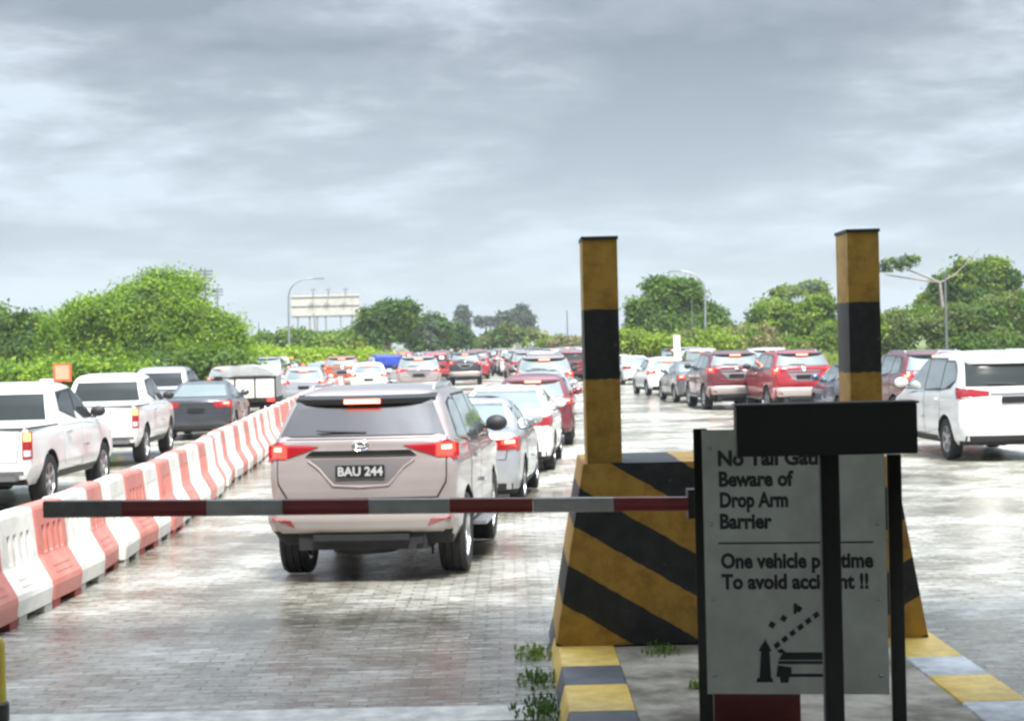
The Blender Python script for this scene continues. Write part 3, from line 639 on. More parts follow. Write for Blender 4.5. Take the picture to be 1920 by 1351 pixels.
def column(pxl, pxr, pyt, pyb, band, label, depth, base):
    tl_, tr_ = at_depth(pxl, pyt, BD), at_depth(pxr, pyt, BD); bb = at_depth((pxl+pxr)/2, band[1], BD).z; bt = at_depth((pxl+pxr)/2, band[0], BD).z
    global COL_B; z0 = Z_IS+BH; COL_B = (bb-z0-.002, bt-z0-.002)
    w = tr_.x-tl_.x; h = tl_.z-z0-.002
    c = empty('striped_column', ((tl_.x+tr_.x)/2, BD+.003, z0+.002)); tag(c, label, 'column')
    m = band_mat('column_paint', 'col')
    v = [(x, y, z) for z in (0, h) for x, y in ((-w/2, 0), (w/2, 0), (w/2, depth), (-w/2, depth))]
    o = mesh('shaft', v, [(0, 1, 5, 4), (1, 2, 6, 5), (2, 3, 7, 6), (3, 0, 4, 7), (4, 5, 6, 7), (3, 2, 1, 0)], m, c); bevel_obj(o, .008, 2)
    b = MB(); b.box((0, depth/2, h+.012), (w+.012, depth+.012, .022)); b.build('cap', mat('cap_dark', (.05, .05, .045), .6), c)
column(1091, 1157, 450, 868, (580, 711), 'black and yellow square column rising from left end of the crash block', .42, 0)
column(1588, 1648, 436, 860, (566, 698), 'black and yellow square column rising from right end of the crash block', .42, 0)
# island slab and kerb stones
M_isl = mat('island_concrete', (.50, .46, .38), .8, var=.55, vscale=2.4, bump=.6, bscale=14, col2=(.13, .115, .08))
M_ky = mat('kerb_yellow', (.86, .62, .15), .5, var=.4, vscale=9, bump=.4, col2=(.62, .42, .09)); M_kb = mat('kerb_black', (.11, .12, .14), .55, var=.4, vscale=8, bump=.4); M_kw = mat('kerb_white', (.70, .73, .76), .5, var=.45, vscale=8, bump=.4)
isl = empty('traffic_island', (0, 0, 0)); tag(isl, 'raised concrete island with painted kerb stones under the crash block', 'traffic island')
XL, XR = pbl.x-.02, pbr.x+.10; Y0, Y1 = 3.0, 13.3; KW = .42
o = mesh('island_slab', [(x, y, z) for z in (0, Z_IS-.012) for x, y in ((XL+KW, Y0), (XR-KW, Y0), (XR-KW, Y1), (XL+KW, Y1))], [(0, 1, 5, 4), (1, 2, 6, 5), (2, 3, 7, 6), (3, 0, 4, 7), (4, 5, 6, 7)], M_isl, isl)
def kerb(x0, x1, y0, y1, m, sgn):
    xo = .05*sgn
    v = [(x0, y0, 0), (x1, y0, 0), (x1, y1, 0), (x0, y1, 0)]
    a, b_ = (x0+(.04 if sgn < 0 else 0), x1-(.04 if sgn > 0 else 0))
    v += [(a, y0, Z_IS), (b_, y0, Z_IS), (b_, y1, Z_IS), (a, y1, Z_IS)]
    o = mesh('kerb_stone', v, [(0, 1, 5, 4), (1, 2, 6, 5), (2, 3, 7, 6), (3, 0, 4, 7), (4, 5, 6, 7)], m, isl); bevel_obj(o, .008, 1)
def gy(py, px=1100): return on_ground(px, py, Z_IS).y
edges = [13.3, 12.5, gy(1247), gy(1282), gy(1332), gy(1332)-.55, gy(1332)-1.1]
while edges[-1] > 4: edges.append(edges[-1]-.6)
for i in range(len(edges)-1):
    kerb(XL, XL+KW-.004, edges[i+1]+.004, edges[i]-.004, M_ky if i % 2 == 1 else M_kb, -1)
edges = [13.3, 12.6, on_ground(1780, 1229, Z_IS).y, on_ground(1830, 1263, Z_IS).y, on_ground(1900, 1312, Z_IS).y]
while edges[-1] > 4: edges.append(edges[-1]-.7)
for i in range(len(edges)-1):
    kerb(XR-KW+.004, XR, edges[i+1]+.004, edges[i]-.004, M_ky if i % 2 == 1 else M_kw, 1)

# ================================================================== SIGN, READER POST, BARRIER GATE
M_post = mat('dark_steel', (.03, .028, .022), .42, .3, var=.4, vscale=12)
M_board = mat('sign_white', (.78, .79, .75), .45, var=.28, vscale=5)
M_txt = mat('sign_ink', (.02, .021, .024), .5)
SD = 5.5; yaw = R(-8)
pc = at_depth(1492, 1052, SD); sg_ = empty('warning_sign', (pc.x, pc.y, Z_IS), yaw)
tag(sg_, 'grey warning board about the drop arm barrier, on two dark posts in the foreground', 'sign')
ppm = F/SD; k_ = 1/ppm
def sp_(px, py):      # sign-plane coordinates of a point of its face
    r = ray(px, py); nrm = Vector((math.sin(yaw), -math.cos(yaw), 0)); o0 = Vector((0, 0, CAMZ)); t = (Vector((pc.x, pc.y, 0))-o0).dot(nrm)/r.dot(nrm); w_ = o0+r*t
    u = (w_-Vector((pc.x, pc.y, 0))); return u.x*math.cos(yaw)+u.y*math.sin(yaw), w_.z-Z_IS
xl, zb = sp_(1326, 1300); xr, _ = sp_(1668, 1302); xt, zt = sp_(1316, 806); xl = (xl+xt)/2
b = MB(); b.box(((xl+xr)/2, .004, (zb+zt)/2), (xr-xl, .004, zt-zb)); b.build('board', M_board, sg_)
for px, pt, pw_ in ((1312, 804, 26), (1676, 852, 26)):
    x_, z_ = sp_(px, pt); x2, z2 = sp_(px+9, 1200); xm = (x_+x2)/2
    b = MB(); b.box((xm, .022, z_/2), (pw_*k_, .03, z_)); bevel_obj(b.build('post', M_post, sg_), .002, 1)
for zz_ in (zt-.12, zb+.12):
    b = MB(); b.box(((xl+xr)/2, .02, zz_), (xr-xl-.05, .016, .03)); b.build('crossbar', M_post, sg_)
def line(txt, px, py, wpx):   # baseline left at px,py
    x, z = sp_(px, py); x2, _ = sp_(px+wpx, py)
    me = text_data(txt, .1, .0042); xs = [q.co.x for q in me.vertices]; w0 = max(xs)-min(xs); s_ = (x2-x)/w0
    me.materials.clear(); me.materials.append(M_txt); o = bpy.data.objects.new('lettering', me); C.objects.link(o); o.parent = sg_
    o.location = (x-min(xs)*s_, .0005, z); o.rotation_euler = (R(90), 0, 0); hh = 38*k_/.1*1.02; o.scale = (s_, hh, 1)
for zz_ in (zt-.06, zt-.30, zb_+.0 if False else zb+.3, zb+.06):
    for xx_ in (xl+.025, xr-.025):
        b = MB(); b.lathe([(.001, -.006), (.006, -.005), (.008, 0), (.001, .002)], 8, 'Y', (xx_, .0, zz_), closed=False); b.build('bolt', M_alloy, sg_)
line('No Tail Gating', 1346, 872, 226); line('Beware of', 1348, 911, 140); line('Drop Arm', 1350, 950, 128); line('Barrier', 1350, 990, 98)
line('One vehicle per time', 1352, 1064, 286); line('To avoid accident !!', 1353, 1103, 276)
x, z = sp_(1347, 1018); x2, _ = sp_(1638, 1018); b = MB(); b.box(((x+x2)/2, .0005, z), (x2-x, .003, .0055)); b.build('rule', M_txt, sg_)
# pictogram: gate post, raised striped arm, car
b = MB()
def q2(px, py): x, z = sp_(px, py); return Vector((x, .0002, z))
def poly(pts, y=.0): 
    v = [q2(*p) for p in pts]; n = len(v); vv = [(p.x, p.y+y, p.z) for p in v]+[(p.x, p.y-.0012+y, p.z) for p in v]
    b.add(vv, [tuple(range(n, 2*n))]+[(i, (i+1) % n, n+(i+1) % n, n+i) for i in range(n)])
poly([(1424, 1272), (1446, 1272), (1443, 1218), (1427, 1218)]); poly([(1418, 1278), (1450, 1278), (1448, 1270), (1420, 1270)]); poly([(1422, 1220), (1447, 1220), (1440, 1206), (1429, 1206)]); poly([(1430, 1207), (1439, 1207), (1435, 1196)])
for i in range(6):
    ax, ay, bx_, by = 1452, 1212, 1540, 1144; t0, t1 = i/6, i/6+.10
    p0 = (ax+(bx_-ax)*t0, ay+(by-ay)*t0); p1 = (ax+(bx_-ax)*t1, ay+(by-ay)*t1); poly([(p0[0]-2, p0[1]-4), (p0[0]+3, p0[1]+4), (p1[0]+3, p1[1]+4), (p1[0]-2, p1[1]-4)])
for (ax, ay) in ((1440, 1172), (1462, 1160), (1490, 1142)): poly([(ax, ay), (ax+9, ay+6), (ax+15, ay-3), (ax+6, ay-9)])
poly([(1488, 1130), (1494, 1130), (1494, 1150), (1488, 1150)])
poly([(1468, 1222), (1572, 1222), (1580, 1236), (1460, 1236)]); poly([(1460, 1238), (1580, 1238), (1582, 1244), (1458, 1244)]); poly([(1456, 1262), (1582, 1262), (1582, 1268), (1456, 1268)]); poly([(1458, 1246), (1484, 1250), (1484, 1262), (1456, 1262)]); poly([(1560, 1250), (1582, 1246), (1582, 1262), (1560, 1262)])
poly([(1462, 1268), (1480, 1268), (1478, 1279), (1464, 1279)]); poly([(1562, 1268), (1578, 1268), (1576, 1279), (1564, 1279)]); poly([(1466, 1215), (1474, 1222), (1462, 1224), (1456, 1218)])
b.build('pictogram', M_txt, sg_)
# T-shaped reader post, nearer
TD = 4.4; pT = at_depth(1553, 805, TD); tp = empty('reader_post', (pT.x, TD, 0.0), R(-3)); tag(tp, 'black T-shaped reader post with a flat box on top, in front of the warning sign', 'reader post')
kT = TD/F; b = MB(); zt_ = at_depth(1545, 758, TD).z; zb_ = at_depth(1545, 851, TD).z; xa = at_depth(1379, 805, TD).x-pT.x; xb = at_depth(1713, 805, TD).x-pT.x
M_blk = mat('reader_black', (.012, .012, .014), .6, var=.3, vscale=10)
b.box(((xa+xb)/2, 0, (zt_+zb_)/2), (xb-xa, .09, zt_-zb_)); o = b.build('reader_box', M_blk, tp); bevel_obj(o, .004, 2)
b = MB(); b.box(((xa+xb)/2, .0, zt_+.003), (xb-xa+.008, .1, .005)); b.build('lid', M_post, tp)
b = MB(); b.box((0, .01, zb_/2), (35*kT, .05, zb_)); b.box((0, .0, .012), (.2, .2, .02)); bevel_obj(b.build('post', mat('post_black', (.03, .03, .03), .5, .2, var=.3), tp), .003, 1)
# gate machine and its arm
AD = 9.2; pl_, pr_ = at_depth(88, 952, AD+.05), at_depth(1330, 941, AD)
M_gred = mat('gate_red', (.17, .022, .02), .45, var=.35, vscale=5); M_garm_r = mat('arm_red', (.38, .045, .045), .35, var=.3, vscale=6); M_garm_w = mat('arm_white', (.64, .62, .63), .35, var=.25, vscale=6); M_garm_shade = mat('arm_white_shaded', (.30, .28, .28), .5, var=.4, vscale=6)
gx0, gx1 = at_depth(1341, 1330, AD).x, at_depth(1505, 1330, AD).x
gt = empty('barrier_gate', ((gx0+gx1)/2, AD+.05, Z_IS)); tag(gt, 'dark red gate machine whose lowered red and white arm spans the lane', 'barrier gate')
gl = gt.location; hz_ = pr_.z+.14-Z_IS
b = MB(); b.box((0, .18, hz_/2), (gx1-gx0, .36, hz_)); bevel_obj(b.build('cabinet', M_gred, gt), .015, 2)
b = MB(); b.box((0, .18, hz_+.02), (gx1-gx0+.04, .4, .04)); bevel_obj(b.build('cabinet_lid', M_gred, gt), .01, 2)
b = MB(); b.box((0, -.006, hz_*.45), (gx1-gx0-.08, .012, hz_*.7)); b.build('cabinet_door', M_gred, gt)
arm = empty('arm'); arm.parent = gt; arm.location = (0, 0, 0)
xs = [88, 236, 393, 535, 695, 845, 1000, 1150, 1330]; T0 = .092; T1 = .074
for i in range(8):
    f0, f1 = (xs[i]-88)/(1242), (xs[i+1]-88)/1242; A_, B_ = pl_.lerp(pr_, f0)-gl, pl_.lerp(pr_, f1)-gl
    rr0, rr1 = (T0+(T1-T0)*f0)/2, (T0+(T1-T0)*f1)/2; g_ = .001; vs = []
    for P_, r_ in ((A_, rr0), (B_, rr1)):
        for k in range(12):
            a = 2*math.pi*(k+.5)/12; c, s = math.cos(a), math.sin(a); e2 = (abs(c)**5+abs(s)**5)**(-1/5); vs.append((P_.x+(g_ if P_ is A_ else -g_), P_.y+.025*c*e2-.06, P_.z+r_*s*e2))
    fs = [tuple(range(12)), tuple(range(23, 11, -1))]+[(k, 12+k, 12+(k+1) % 12, (k+1) % 12) for k in range(12)]
    mesh('arm_section', vs, fs, M_garm_shade if i == 0 else (M_garm_r if i % 2 == 1 else M_garm_w), arm)  # end section is a white one, its shade put into a greyer colour
b = MB(); b.box((pr_.x-gl.x-.02, -.075, pr_.z-gl.z), (.2, .13, .15)); b.build('arm_hub', M_post, arm)
# short yellow bollard at the left edge
pb = on_ground(-14, 1352); bo = empty('bollard', (pb.x, pb.y, 0)); tag(bo, 'short yellow bollard with black foot at the left edge of the lane', 'bollard')
b = MB(); b.lathe([(.001, .12), (.085, .12), (.085, .46), (.07, .5), (.001, .51)], 20, 'Z', closed=False); b.build('bollard_body', mat('bollard_yellow', (.65, .5, .05), .5, var=.3), bo, smooth=True)
b = MB(); b.lathe([(.001, 0), (.1, 0), (.1, .11), (.088, .12), (.001, .12)], 20, 'Z', closed=False); b.build('bollard_foot', M_post, bo, smooth=True)

# ================================================================== WATER-FILLED BARRIERS
def plas(name, c, c2): return mat(name, c, .42, spec=.5, var=.2, vscale=3, col2=c2)
M_wr = plas('barrier_red', (.62, .24, .19), (.50, .15, .12)); M_ww = plas('barrier_white', (.82, .81, .76), (.60, .57, .50)); M_dirt = mat('barrier_foot', (.03, .028, .025), .9)
def barrier_data(m, name):
    LB = .93; prof = [(.07, .255), (.20, .27), (.245, .262), (.40, .175), (.455, .145), (.47, .142), (.485, .14), (.70, .118), (.715, .116), (.86, .098), (.885, .085), (.895, .06)]
    slots = [.16, .32, .50, .66]; yn = [0, .012, .05]
    for s_ in slots: yn += [s_, s_+.012, s_+.075, s_+.087]
    yn += [LB-.05, LB-.012, LB]; yn = sorted(yn)
    def hw(y, z, x):
        e_ = min(y, LB-y); x2 = x-(.03 if e_ < .005 else (.012 if e_ < .02 else 0))
        if .469 < z < .701 and any(s_+.005 < y < s_+.082 for s_ in slots) and .48 < z: x2 -= .022
        if abs(z-.245) < .001 or abs(z-.40) < .001: x2 -= 0
        return x2
    v = []; f = []; ny = len(yn); nz = len(prof)
    for sg in (1, -1):
        b0 = len(v)
        for z, x in prof:
            for y in yn: v.append((sg*hw(y, z, x), y, z))
        for i in range(nz-1):
            for j in range(ny-1):
                q = (b0+i*ny+j, b0+i*ny+j+1, b0+(i+1)*ny+j+1, b0+(i+1)*ny+j); f.append(q if sg > 0 else q[::-1])
    n1_ = ny*nz; top = (nz-1)*ny
    for j in range(ny-1): f.append((top+j, top+j+1, n1_+top+j+1, n1_+top+j)); f.append((j+1, j, n1_+j, n1_+j+1))
    for i in range(nz-1):
        f.append((i*ny, (i+1)*ny, n1_+(i+1)*ny, n1_+i*ny)); e_ = ny-1; f.append(((i+1)*ny+e_, i*ny+e_, n1_+i*ny+e_, n1_+(i+1)*ny+e_))
    B = MB(); B.add(v, f, 0)
    for y in (.13, .80): 
        for sg in (-1, 1): B.box((sg*.15, y, .035), (.2, .2, .07), 1)
    B.box((0, LB/2, .05), (.3, .5, .05), 1)
    for sg in (-1, 1):      # raised ribs on the flare
        for zc_ in (.30, .355): 
            x = np.interp(zc_, [.245, .40], [.262, .175]); rot = Matrix.Rotation(sg*R(-29), 3, 'Y'); B.box((sg*x, LB/2-.02, zc_), (.012, .5, .018), 0, rot)
    o = B.build(name, [m, mat('foot_red', (.25, .05, .045), .7) if 'red' in m.name else mat('foot_white', (.35, .34, .30), .7)]); d = o.data; bpy.data.objects.remove(o)
    return d
dR = barrier_data(M_wr, 'red_barrier'); dW = barrier_data(M_ww, 'white_barrier')
path_d = [10, 15, 20, 25, 30.4, 36, 45.5, 60, 80, 110]; path_x = [-4.36, -4.30, -4.33, -4.62, -5.0, -5.33, -5.9, -6.75, -7.9, -9.6]
def pth(d): return float(np.interp(d, path_d, path_x))
ORD = ['first', 'second', 'third', 'fourth', 'fifth', 'sixth', 'seventh', 'eighth', 'ninth', 'tenth', 'eleventh', 'twelfth', 'thirteenth', 'fourteenth', 'fifteenth', 'sixteenth', 'seventeenth', 'eighteenth', 'nineteenth', 'twentieth']+['twenty-'+q for q in 'first second third fourth fifth sixth seventh eighth ninth'.split()]+['thirtieth']+['thirty-'+q for q in 'first second third fourth fifth sixth seventh eighth ninth'.split()]
d = 14.27-.955*2; i = 0; nr = {0: 0, 1: 0}
while d < 82:
    x0 = pth(d); x1 = pth(d+.93); an = math.atan2(x1-x0, .93)
    red = i % 2 == 1
    o = bpy.data.objects.new('water_barrier', dR if red else dW); C.objects.link(o); jit = random.uniform(-.035, .035); o.location = (x0+jit, d, -.003); o.rotation_euler = (R(random.uniform(-.3, .3)), 0, -an+R(random.uniform(-2.6, 2.6)))
    cnt = nr[red]; nr[red] += 1; col_ = 'red' if red else 'white'
    if cnt < 39: lab = f'{col_} plastic traffic barrier, {ORD[cnt]} {col_} one of the row counted from the near end'
    else: lab = f'{col_} plastic traffic barrier in the tightly packed far end of the row'
    tag(o, lab, 'traffic barrier', 'plastic barriers dividing the lanes'); d += .955; i += 1

# ================================================================== CARS, near ones with their parts
root, _ = car('suv', P_pearl, True, mat('smoky_glass', (0.055, 0.05, 0.05), 0.06, 0, 0.9, coat=0.5), 'BAU 244')
pr = on_ground(688, 1075); place(root, 16.15, -1.44, 4.6, 'pearl white sport utility car with lit brake lights just beyond the barrier arm')
root, _ = car('sedan', P_silver, True, M_glass2, None); place(root, 23.0, -.80, 4.5, 'silver saloon car half hidden in front of the pearl sport utility car')
sed_s = root
root, _ = car('sedan', P_white, False, M_glass2, None); place(root, 29.6, -.22, 4.0, 'white saloon car with pale rear window, ahead of the silver saloon')
sed_w = root
root, _ = car('hatch', P_maroon, True, M_glass2, None); place(root, 37.2, .42, 2.5, 'maroon hatchback ahead of the white saloon, beside the left striped column')
hat = root
root, _ = car('pickup', P_white, True, None, None); place(root, 24.5, -7.72, .8, 'white pickup truck nearest the left edge, with dark rear window and lit lamp', cat='pickup truck')
pk = root
def again(src, old, new, *a, **k):
    r = copy_tree(src)
    if new is not old: set_paint(r, old, new)
    place(r, *a, **k); return r
again(pk, P_white, P_white, 33.9, -8.22, -2.5, 'white pickup truck second from the left, its whole tailgate in view', cat='pickup truck')
again(pk, P_white, P_silver, 48.0, -10.05, 0, 'silver pickup truck behind the second white pickup, below the big tree', cat='pickup truck')
again(sed_s, P_silver, P_dark, 43.5, -7.9, -2, 'dark saloon car between the white pickup and the red and white barriers')
root, _ = car('mpv', P_white, False, None, None); place(root, 29.6, 8.52, -2.5, 'white people carrier on the far right, partly cut by the picture edge', sc=1.05)
mpv = root
root, _ = car('suv', P_maroon, True, M_glass2, None); place(root, 54.0, 6.95, -4, 'maroon sport utility car left of the bright red one on the right side')
suvm = root
root, _ = car('suv', P_red, True, M_glass2, None); place(root, 50.5, 8.45, -5, 'bright red sport utility car with lit tail lights on the right side')
again(suvm, P_maroon, P_maroon, 39.5, 9.75, -3, 'maroon car roof seen behind the white people carrier')
again(sed_s, P_silver, P_grey, 61, 6.65, -5, 'grey saloon car between the maroon and the white car on the right side')
again(hat, P_maroon, P_white, 69.5, 6.25, -6, 'small white car ahead of the grey saloon on the right side')
again(sed_w, P_white, P_white, 88, 6.5, -8, 'low white saloon car right next to the left striped column')
again(hat, P_maroon, P_blue, 44.5, 9.25, -3, 'dark blue hatchback partly behind the right striped column')
# queue ahead
again(sed_s, P_silver, P_silver, 45.5, .75, 1, 'silver saloon ahead of the maroon hatchback in the middle queue')
again(suvm, P_maroon, P_pearl, 54, 1.0, 0, 'pale sport utility car two ahead of the maroon hatchback')
again(suvm, P_maroon, P_bronze, 64, 1.2, 0, 'brown sport utility car in the middle queue left of the striped column')
again(hat, P_maroon, P_beige, 60, -9.4, -4, 'beige car behind the canvas covered lorry')
again(suvm, P_maroon, P_pearl, 70, -3.75, -3, 'off white sport utility car with dark window, left of the black car')
again(hat, P_maroon, P_silver, 66, -7.9, -4, 'silver hatchback with pink glow beside the barrier row end')
again(suvm, P_maroon, P_orange, 84, -8.2, -4, 'dark orange sport utility car in the left lanes')
again(hat, P_maroon, P_white, 79, -6.5, -4, 'white hatchback beside the blue covered pickup')
r = again(pk, P_white, P_silver, 82, -5.85, -3, 'silver pickup truck carrying a bright blue load', cat='pickup truck')
b = MB(); b.box((0, .9, 1.35), (1.25, 1.3, .55)); o = b.build('blue_tarp_load', mat('blue_tarp', (.03, .07, .42), .5, var=.3)); bevel_obj(o, .12, 3); o.location = (-5.85, 82, .2); tag(o, 'bright blue tarpaulin covered load in a silver pickup bed', 'load')
again(suvm, P_maroon, P_dark, 97, -2.6, -1, 'black sport utility car alone on the open road in the distance')
# canvas lorry
lo = empty('canvas_lorry', (-8.35, 54.5, 0.0), R(3)); tag(lo, 'small lorry with grey canvas top and three pale tailgate panels', 'lorry')
M_canvas = mat('grey_canvas', (.42, .43, .42), .8, var=.35, vscale=2, bump=.5, bscale=6); M_cream = mat('cream_panel', (.78, .74, .64), .5, var=.15, vscale=3)
for k, x in enumerate((-.62, 0, .62)):
    b = MB(); b.box((x, 0, 1.02), (.57, .04, .58)); b.build('tailgate_panel', M_cream, lo)
b = MB()
for x in (-.94, -.31, .31, .94): b.box((x, -.02, 1.05), (.045, .07, .72))
b.box((0, -.02, 1.37), (1.93, .06, .05)); b.box((0, 0, .66), (1.93, .1, .12)); b.build('tailgate_frame', M_post, lo)
b = MB(); n = 10
ring = [(-.95+1.9*q/n, 1.42+.34*math.sin(math.pi*q/n)**.7) for q in range(n+1)]; vs = []; fs = []
for jy, y in enumerate((.05, .8, 1.6, 2.4)): vs += [(x, y, z-.04*(jy % 2)) for x, z in [(-.95, .75)]+ring+[(.95, .75)]]
mN = n+3
for jy in range(3):
    for q in range(mN-1): fs.append((jy*mN+q, jy*mN+q+1, (jy+1)*mN+q+1, (jy+1)*mN+q))
fs.append(tuple(range(1, mN-1))); b.add(vs, [q[::-1] for q in fs]); b.build('canvas_cover', M_canvas, lo, smooth=True, sharp=50)
b = MB(); b.box((0, 1.3, .66), (1.86, 2.5, .1)); b.box((0, 2.2, .5), (.9, 4.2, .16)); b.build('chassis', M_under, lo)
b = MB(); b.box((0, 3.3, 1.1), (1.75, 1.5, 1.1)); o = b.build('cab', P_white, lo); bevel_obj(o, .15, 3)
b = MB(); b.box((0, 4.04, 1.35), (1.4, .04, .45)); b.build('windscreen', M_glass, lo)
for y in (.8, 3.4):
    for sg in (-1, 1): wheel(lo, sg*.8, y, .36, .22, sg)
for sg in (-1, 1):
    b = MB(); b.box((sg*.8, -.05, .66), (.22, .05, .11)); b.build('tail_light', M_brake, lo)
# distant crowd, one mesh per car
kinds = ['sedan', 'hatch', 'suv', 'mpv', 'sedan', 'hatch', 'suv']
pn = {'white': P_white, 'silver': P_silver, 'maroon': P_maroon, 'red': P_red, 'grey': P_grey, 'black': P_dark, 'pearl': P_pearl, 'beige': P_beige}
fd = {}
for kd in ('sedan', 'hatch', 'suv', 'mpv'): fd[kd] = flat_data(kd, P_white, M_glass2, True); fd[kd+'_off'] = flat_data(kd, P_white, M_glass if kd == 'mpv' else M_glass2, False)
FD = {}
cn = ['white']*5+['silver']*4+['maroon']*4+['red']*3+['grey', 'black', 'pearl', 'pearl', 'beige']
KN = {'sedan': 'saloon', 'hatch': 'hatchback', 'suv': 'sport utility car', 'mpv': 'people carrier'}
ON = {'sedan': 'saloon_car', 'hatch': 'hatchback_car', 'suv': 'sport_utility_car', 'mpv': 'people_carrier'}
lanes = [(-12.6, 76, 'leftmost'), (-9.6, 94, 'second left'), (-6.6, 100, 'third left'), (-3.6, 108, 'middle left'), (-.6, 112, 'middle'), (1.8, 73, 'column side'), (4.6, 100, 'middle right'), (7.4, 101, 'inner right'), (10.3, 66, 'outer right')]
used = set()
for X0, d0, ln in lanes:
    d = d0+random.uniform(0, 3)
    while d < 235:
        for _t in range(12):
            kd = random.choice(kinds); c_ = random.choice(cn); uk = (kd, c_, ln, d < 140)
            if uk not in used: break
        used.add(uk)
        X = X0-(d-60)*.028*(1 if X0 < 3 else .75)+random.uniform(-.3, .3)
        key = (kd, c_)
        o = bpy.data.objects.new(ON[kd], fd[kd+('_off' if random.random() < .3 else '')]); C.objects.link(o)
        for s_ in o.material_slots:
            if s_.material == P_white: s_.link = 'OBJECT'; s_.material = pn[c_]
        far = 'nearer half' if d < 140 else 'farther half'
        o.location = (X, d, 0); o.rotation_euler = (0, 0, R(1.6+random.uniform(-2, 2)))
        tag(o, f'tiny distant {c_} {KN[kd]} in the {ln} lane of the queue, {far}', 'car', 'distant cars queueing along the road')
        d += random.uniform(5.7, 7.6)

# ================================================================== VEGETATION
def leafm(name, c, tr=.42): return mat('leaf_'+name, c, .55, spec=.35, trans=tr)
L_lime = [leafm('lime_a', (.19, .32, .020)), leafm('lime_b', (.12, .22, .018)), leafm('lime_c', (.27, .39, .03))]
L_mid = [leafm('mid_a', (.12, .21, .022)), leafm('mid_b', (.06, .12, .018)), leafm('mid_c', (.18, .26, .03))]
L_dark = [leafm('dark_a', (.06, .13, .025)), leafm('dark_b', (.04, .09, .02)), leafm('dark_c', (.09, .16, .03))]
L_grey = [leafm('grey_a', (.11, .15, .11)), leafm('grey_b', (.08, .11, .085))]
L_olive = [leafm('olive_a', (.20, .20, .06)), leafm('olive_b', (.14, .17, .05)), leafm('olive_c', (.26, .23, .10))]
M_bark = mat('bark', (.13, .10, .08), .9, var=.4, vscale=3, bump=.6, bscale=8); M_pbark = mat('pale_bark', (.34, .30, .26), .85, var=.35, vscale=3)
def leaves(name, lumps, n, size, ms, parent, clus=.35, flat=1.0, per=26):
    lumps = np.array(lumps, float); ar = (lumps[:, 3]*lumps[:, 5]+lumps[:, 3]*lumps[:, 4]); w = ar/ar.sum()
    nc = max(8, n//per); idx = rng.choice(len(lumps), nc, p=w); u = rng.normal(size=(nc, 3)); u /= np.linalg.norm(u, axis=1)[:, None]; u[:, 2] = np.where(u[:, 2] < -.5, -u[:, 2], u[:, 2])
    r = rng.uniform(.70, 1.06, nc)**.8; cc = lumps[idx, :3]+u*lumps[idx, 3:6]*r[:, None]
    k = rng.integers(0, nc, n); p = cc[k]+rng.normal(size=(n, 3))*clus*np.array([1, 1, .75*flat]); out_ = u[k]
    nn = rng.normal(size=(n, 3))*.6+out_*.8+np.array([0, 0, .2]); nn /= np.linalg.norm(nn, axis=1)[:, None]
    t = np.cross(nn, rng.normal(size=(n, 3))); t /= np.linalg.norm(t, axis=1)[:, None]; bt = np.cross(nn, t)
    s_ = size*rng.uniform(.55, 1.3, n)[:, None]; a = t*s_; b_ = bt*s_*.62
    V = np.stack([p-a, p+b_*.9, p+a, p-b_*.9], 1).reshape(-1, 3); V[:, 2] = np.maximum(V[:, 2], .02)
    me = bpy.data.meshes.new(name); me.vertices.add(n*4); me.vertices.foreach_set('co', V.ravel()); me.loops.add(n*4); me.loops.foreach_set('vertex_index', np.arange(n*4)); me.polygons.add(n)
    me.polygons.foreach_set('loop_start', np.arange(n)*4)
    for m in ms: me.materials.append(m)
    cs = 1.1*np.maximum(lumps[:, 3].mean(), .5)**.5; ph = rng.uniform(0, 6, 3); cm = np.clip(((np.sin(cc[:, 0]/cs*2.1+ph[0])+np.sin(cc[:, 2]/cs*2.7+ph[1]+cc[:, 0])+np.sin(cc[:, 1]*1.3+ph[2])+rng.normal(size=nc)*.5)/5.2+.5)*len(ms), 0, len(ms)-.01).astype(int); mi = np.where(rng.random(n) < .96, cm[k], rng.integers(0, len(ms), n)); me.polygons.foreach_set('material_index', mi.astype(np.int32)); me.update(calc_edges=True)
    o = bpy.data.objects.new(name, me); C.objects.link(o); o.parent = parent; return o
def trunk(parent, pts_list, m=None):
    b = MB()
    for pts, r0, r1 in pts_list: b.tube(pts, [r0+(r1-r0)*i/(len(pts)-1) for i in range(len(pts))], 7)
    return b.build('trunk', m or M_bark, parent, smooth=True)
def px_lump(px, py, rpx, rpz, d, base, depth=None):
    c = at_depth(px, py, d); k = d/F; return (c.x-base[0], 0.0, c.z, rpx*k, (depth or rpx*.8)*k, rpz*k)
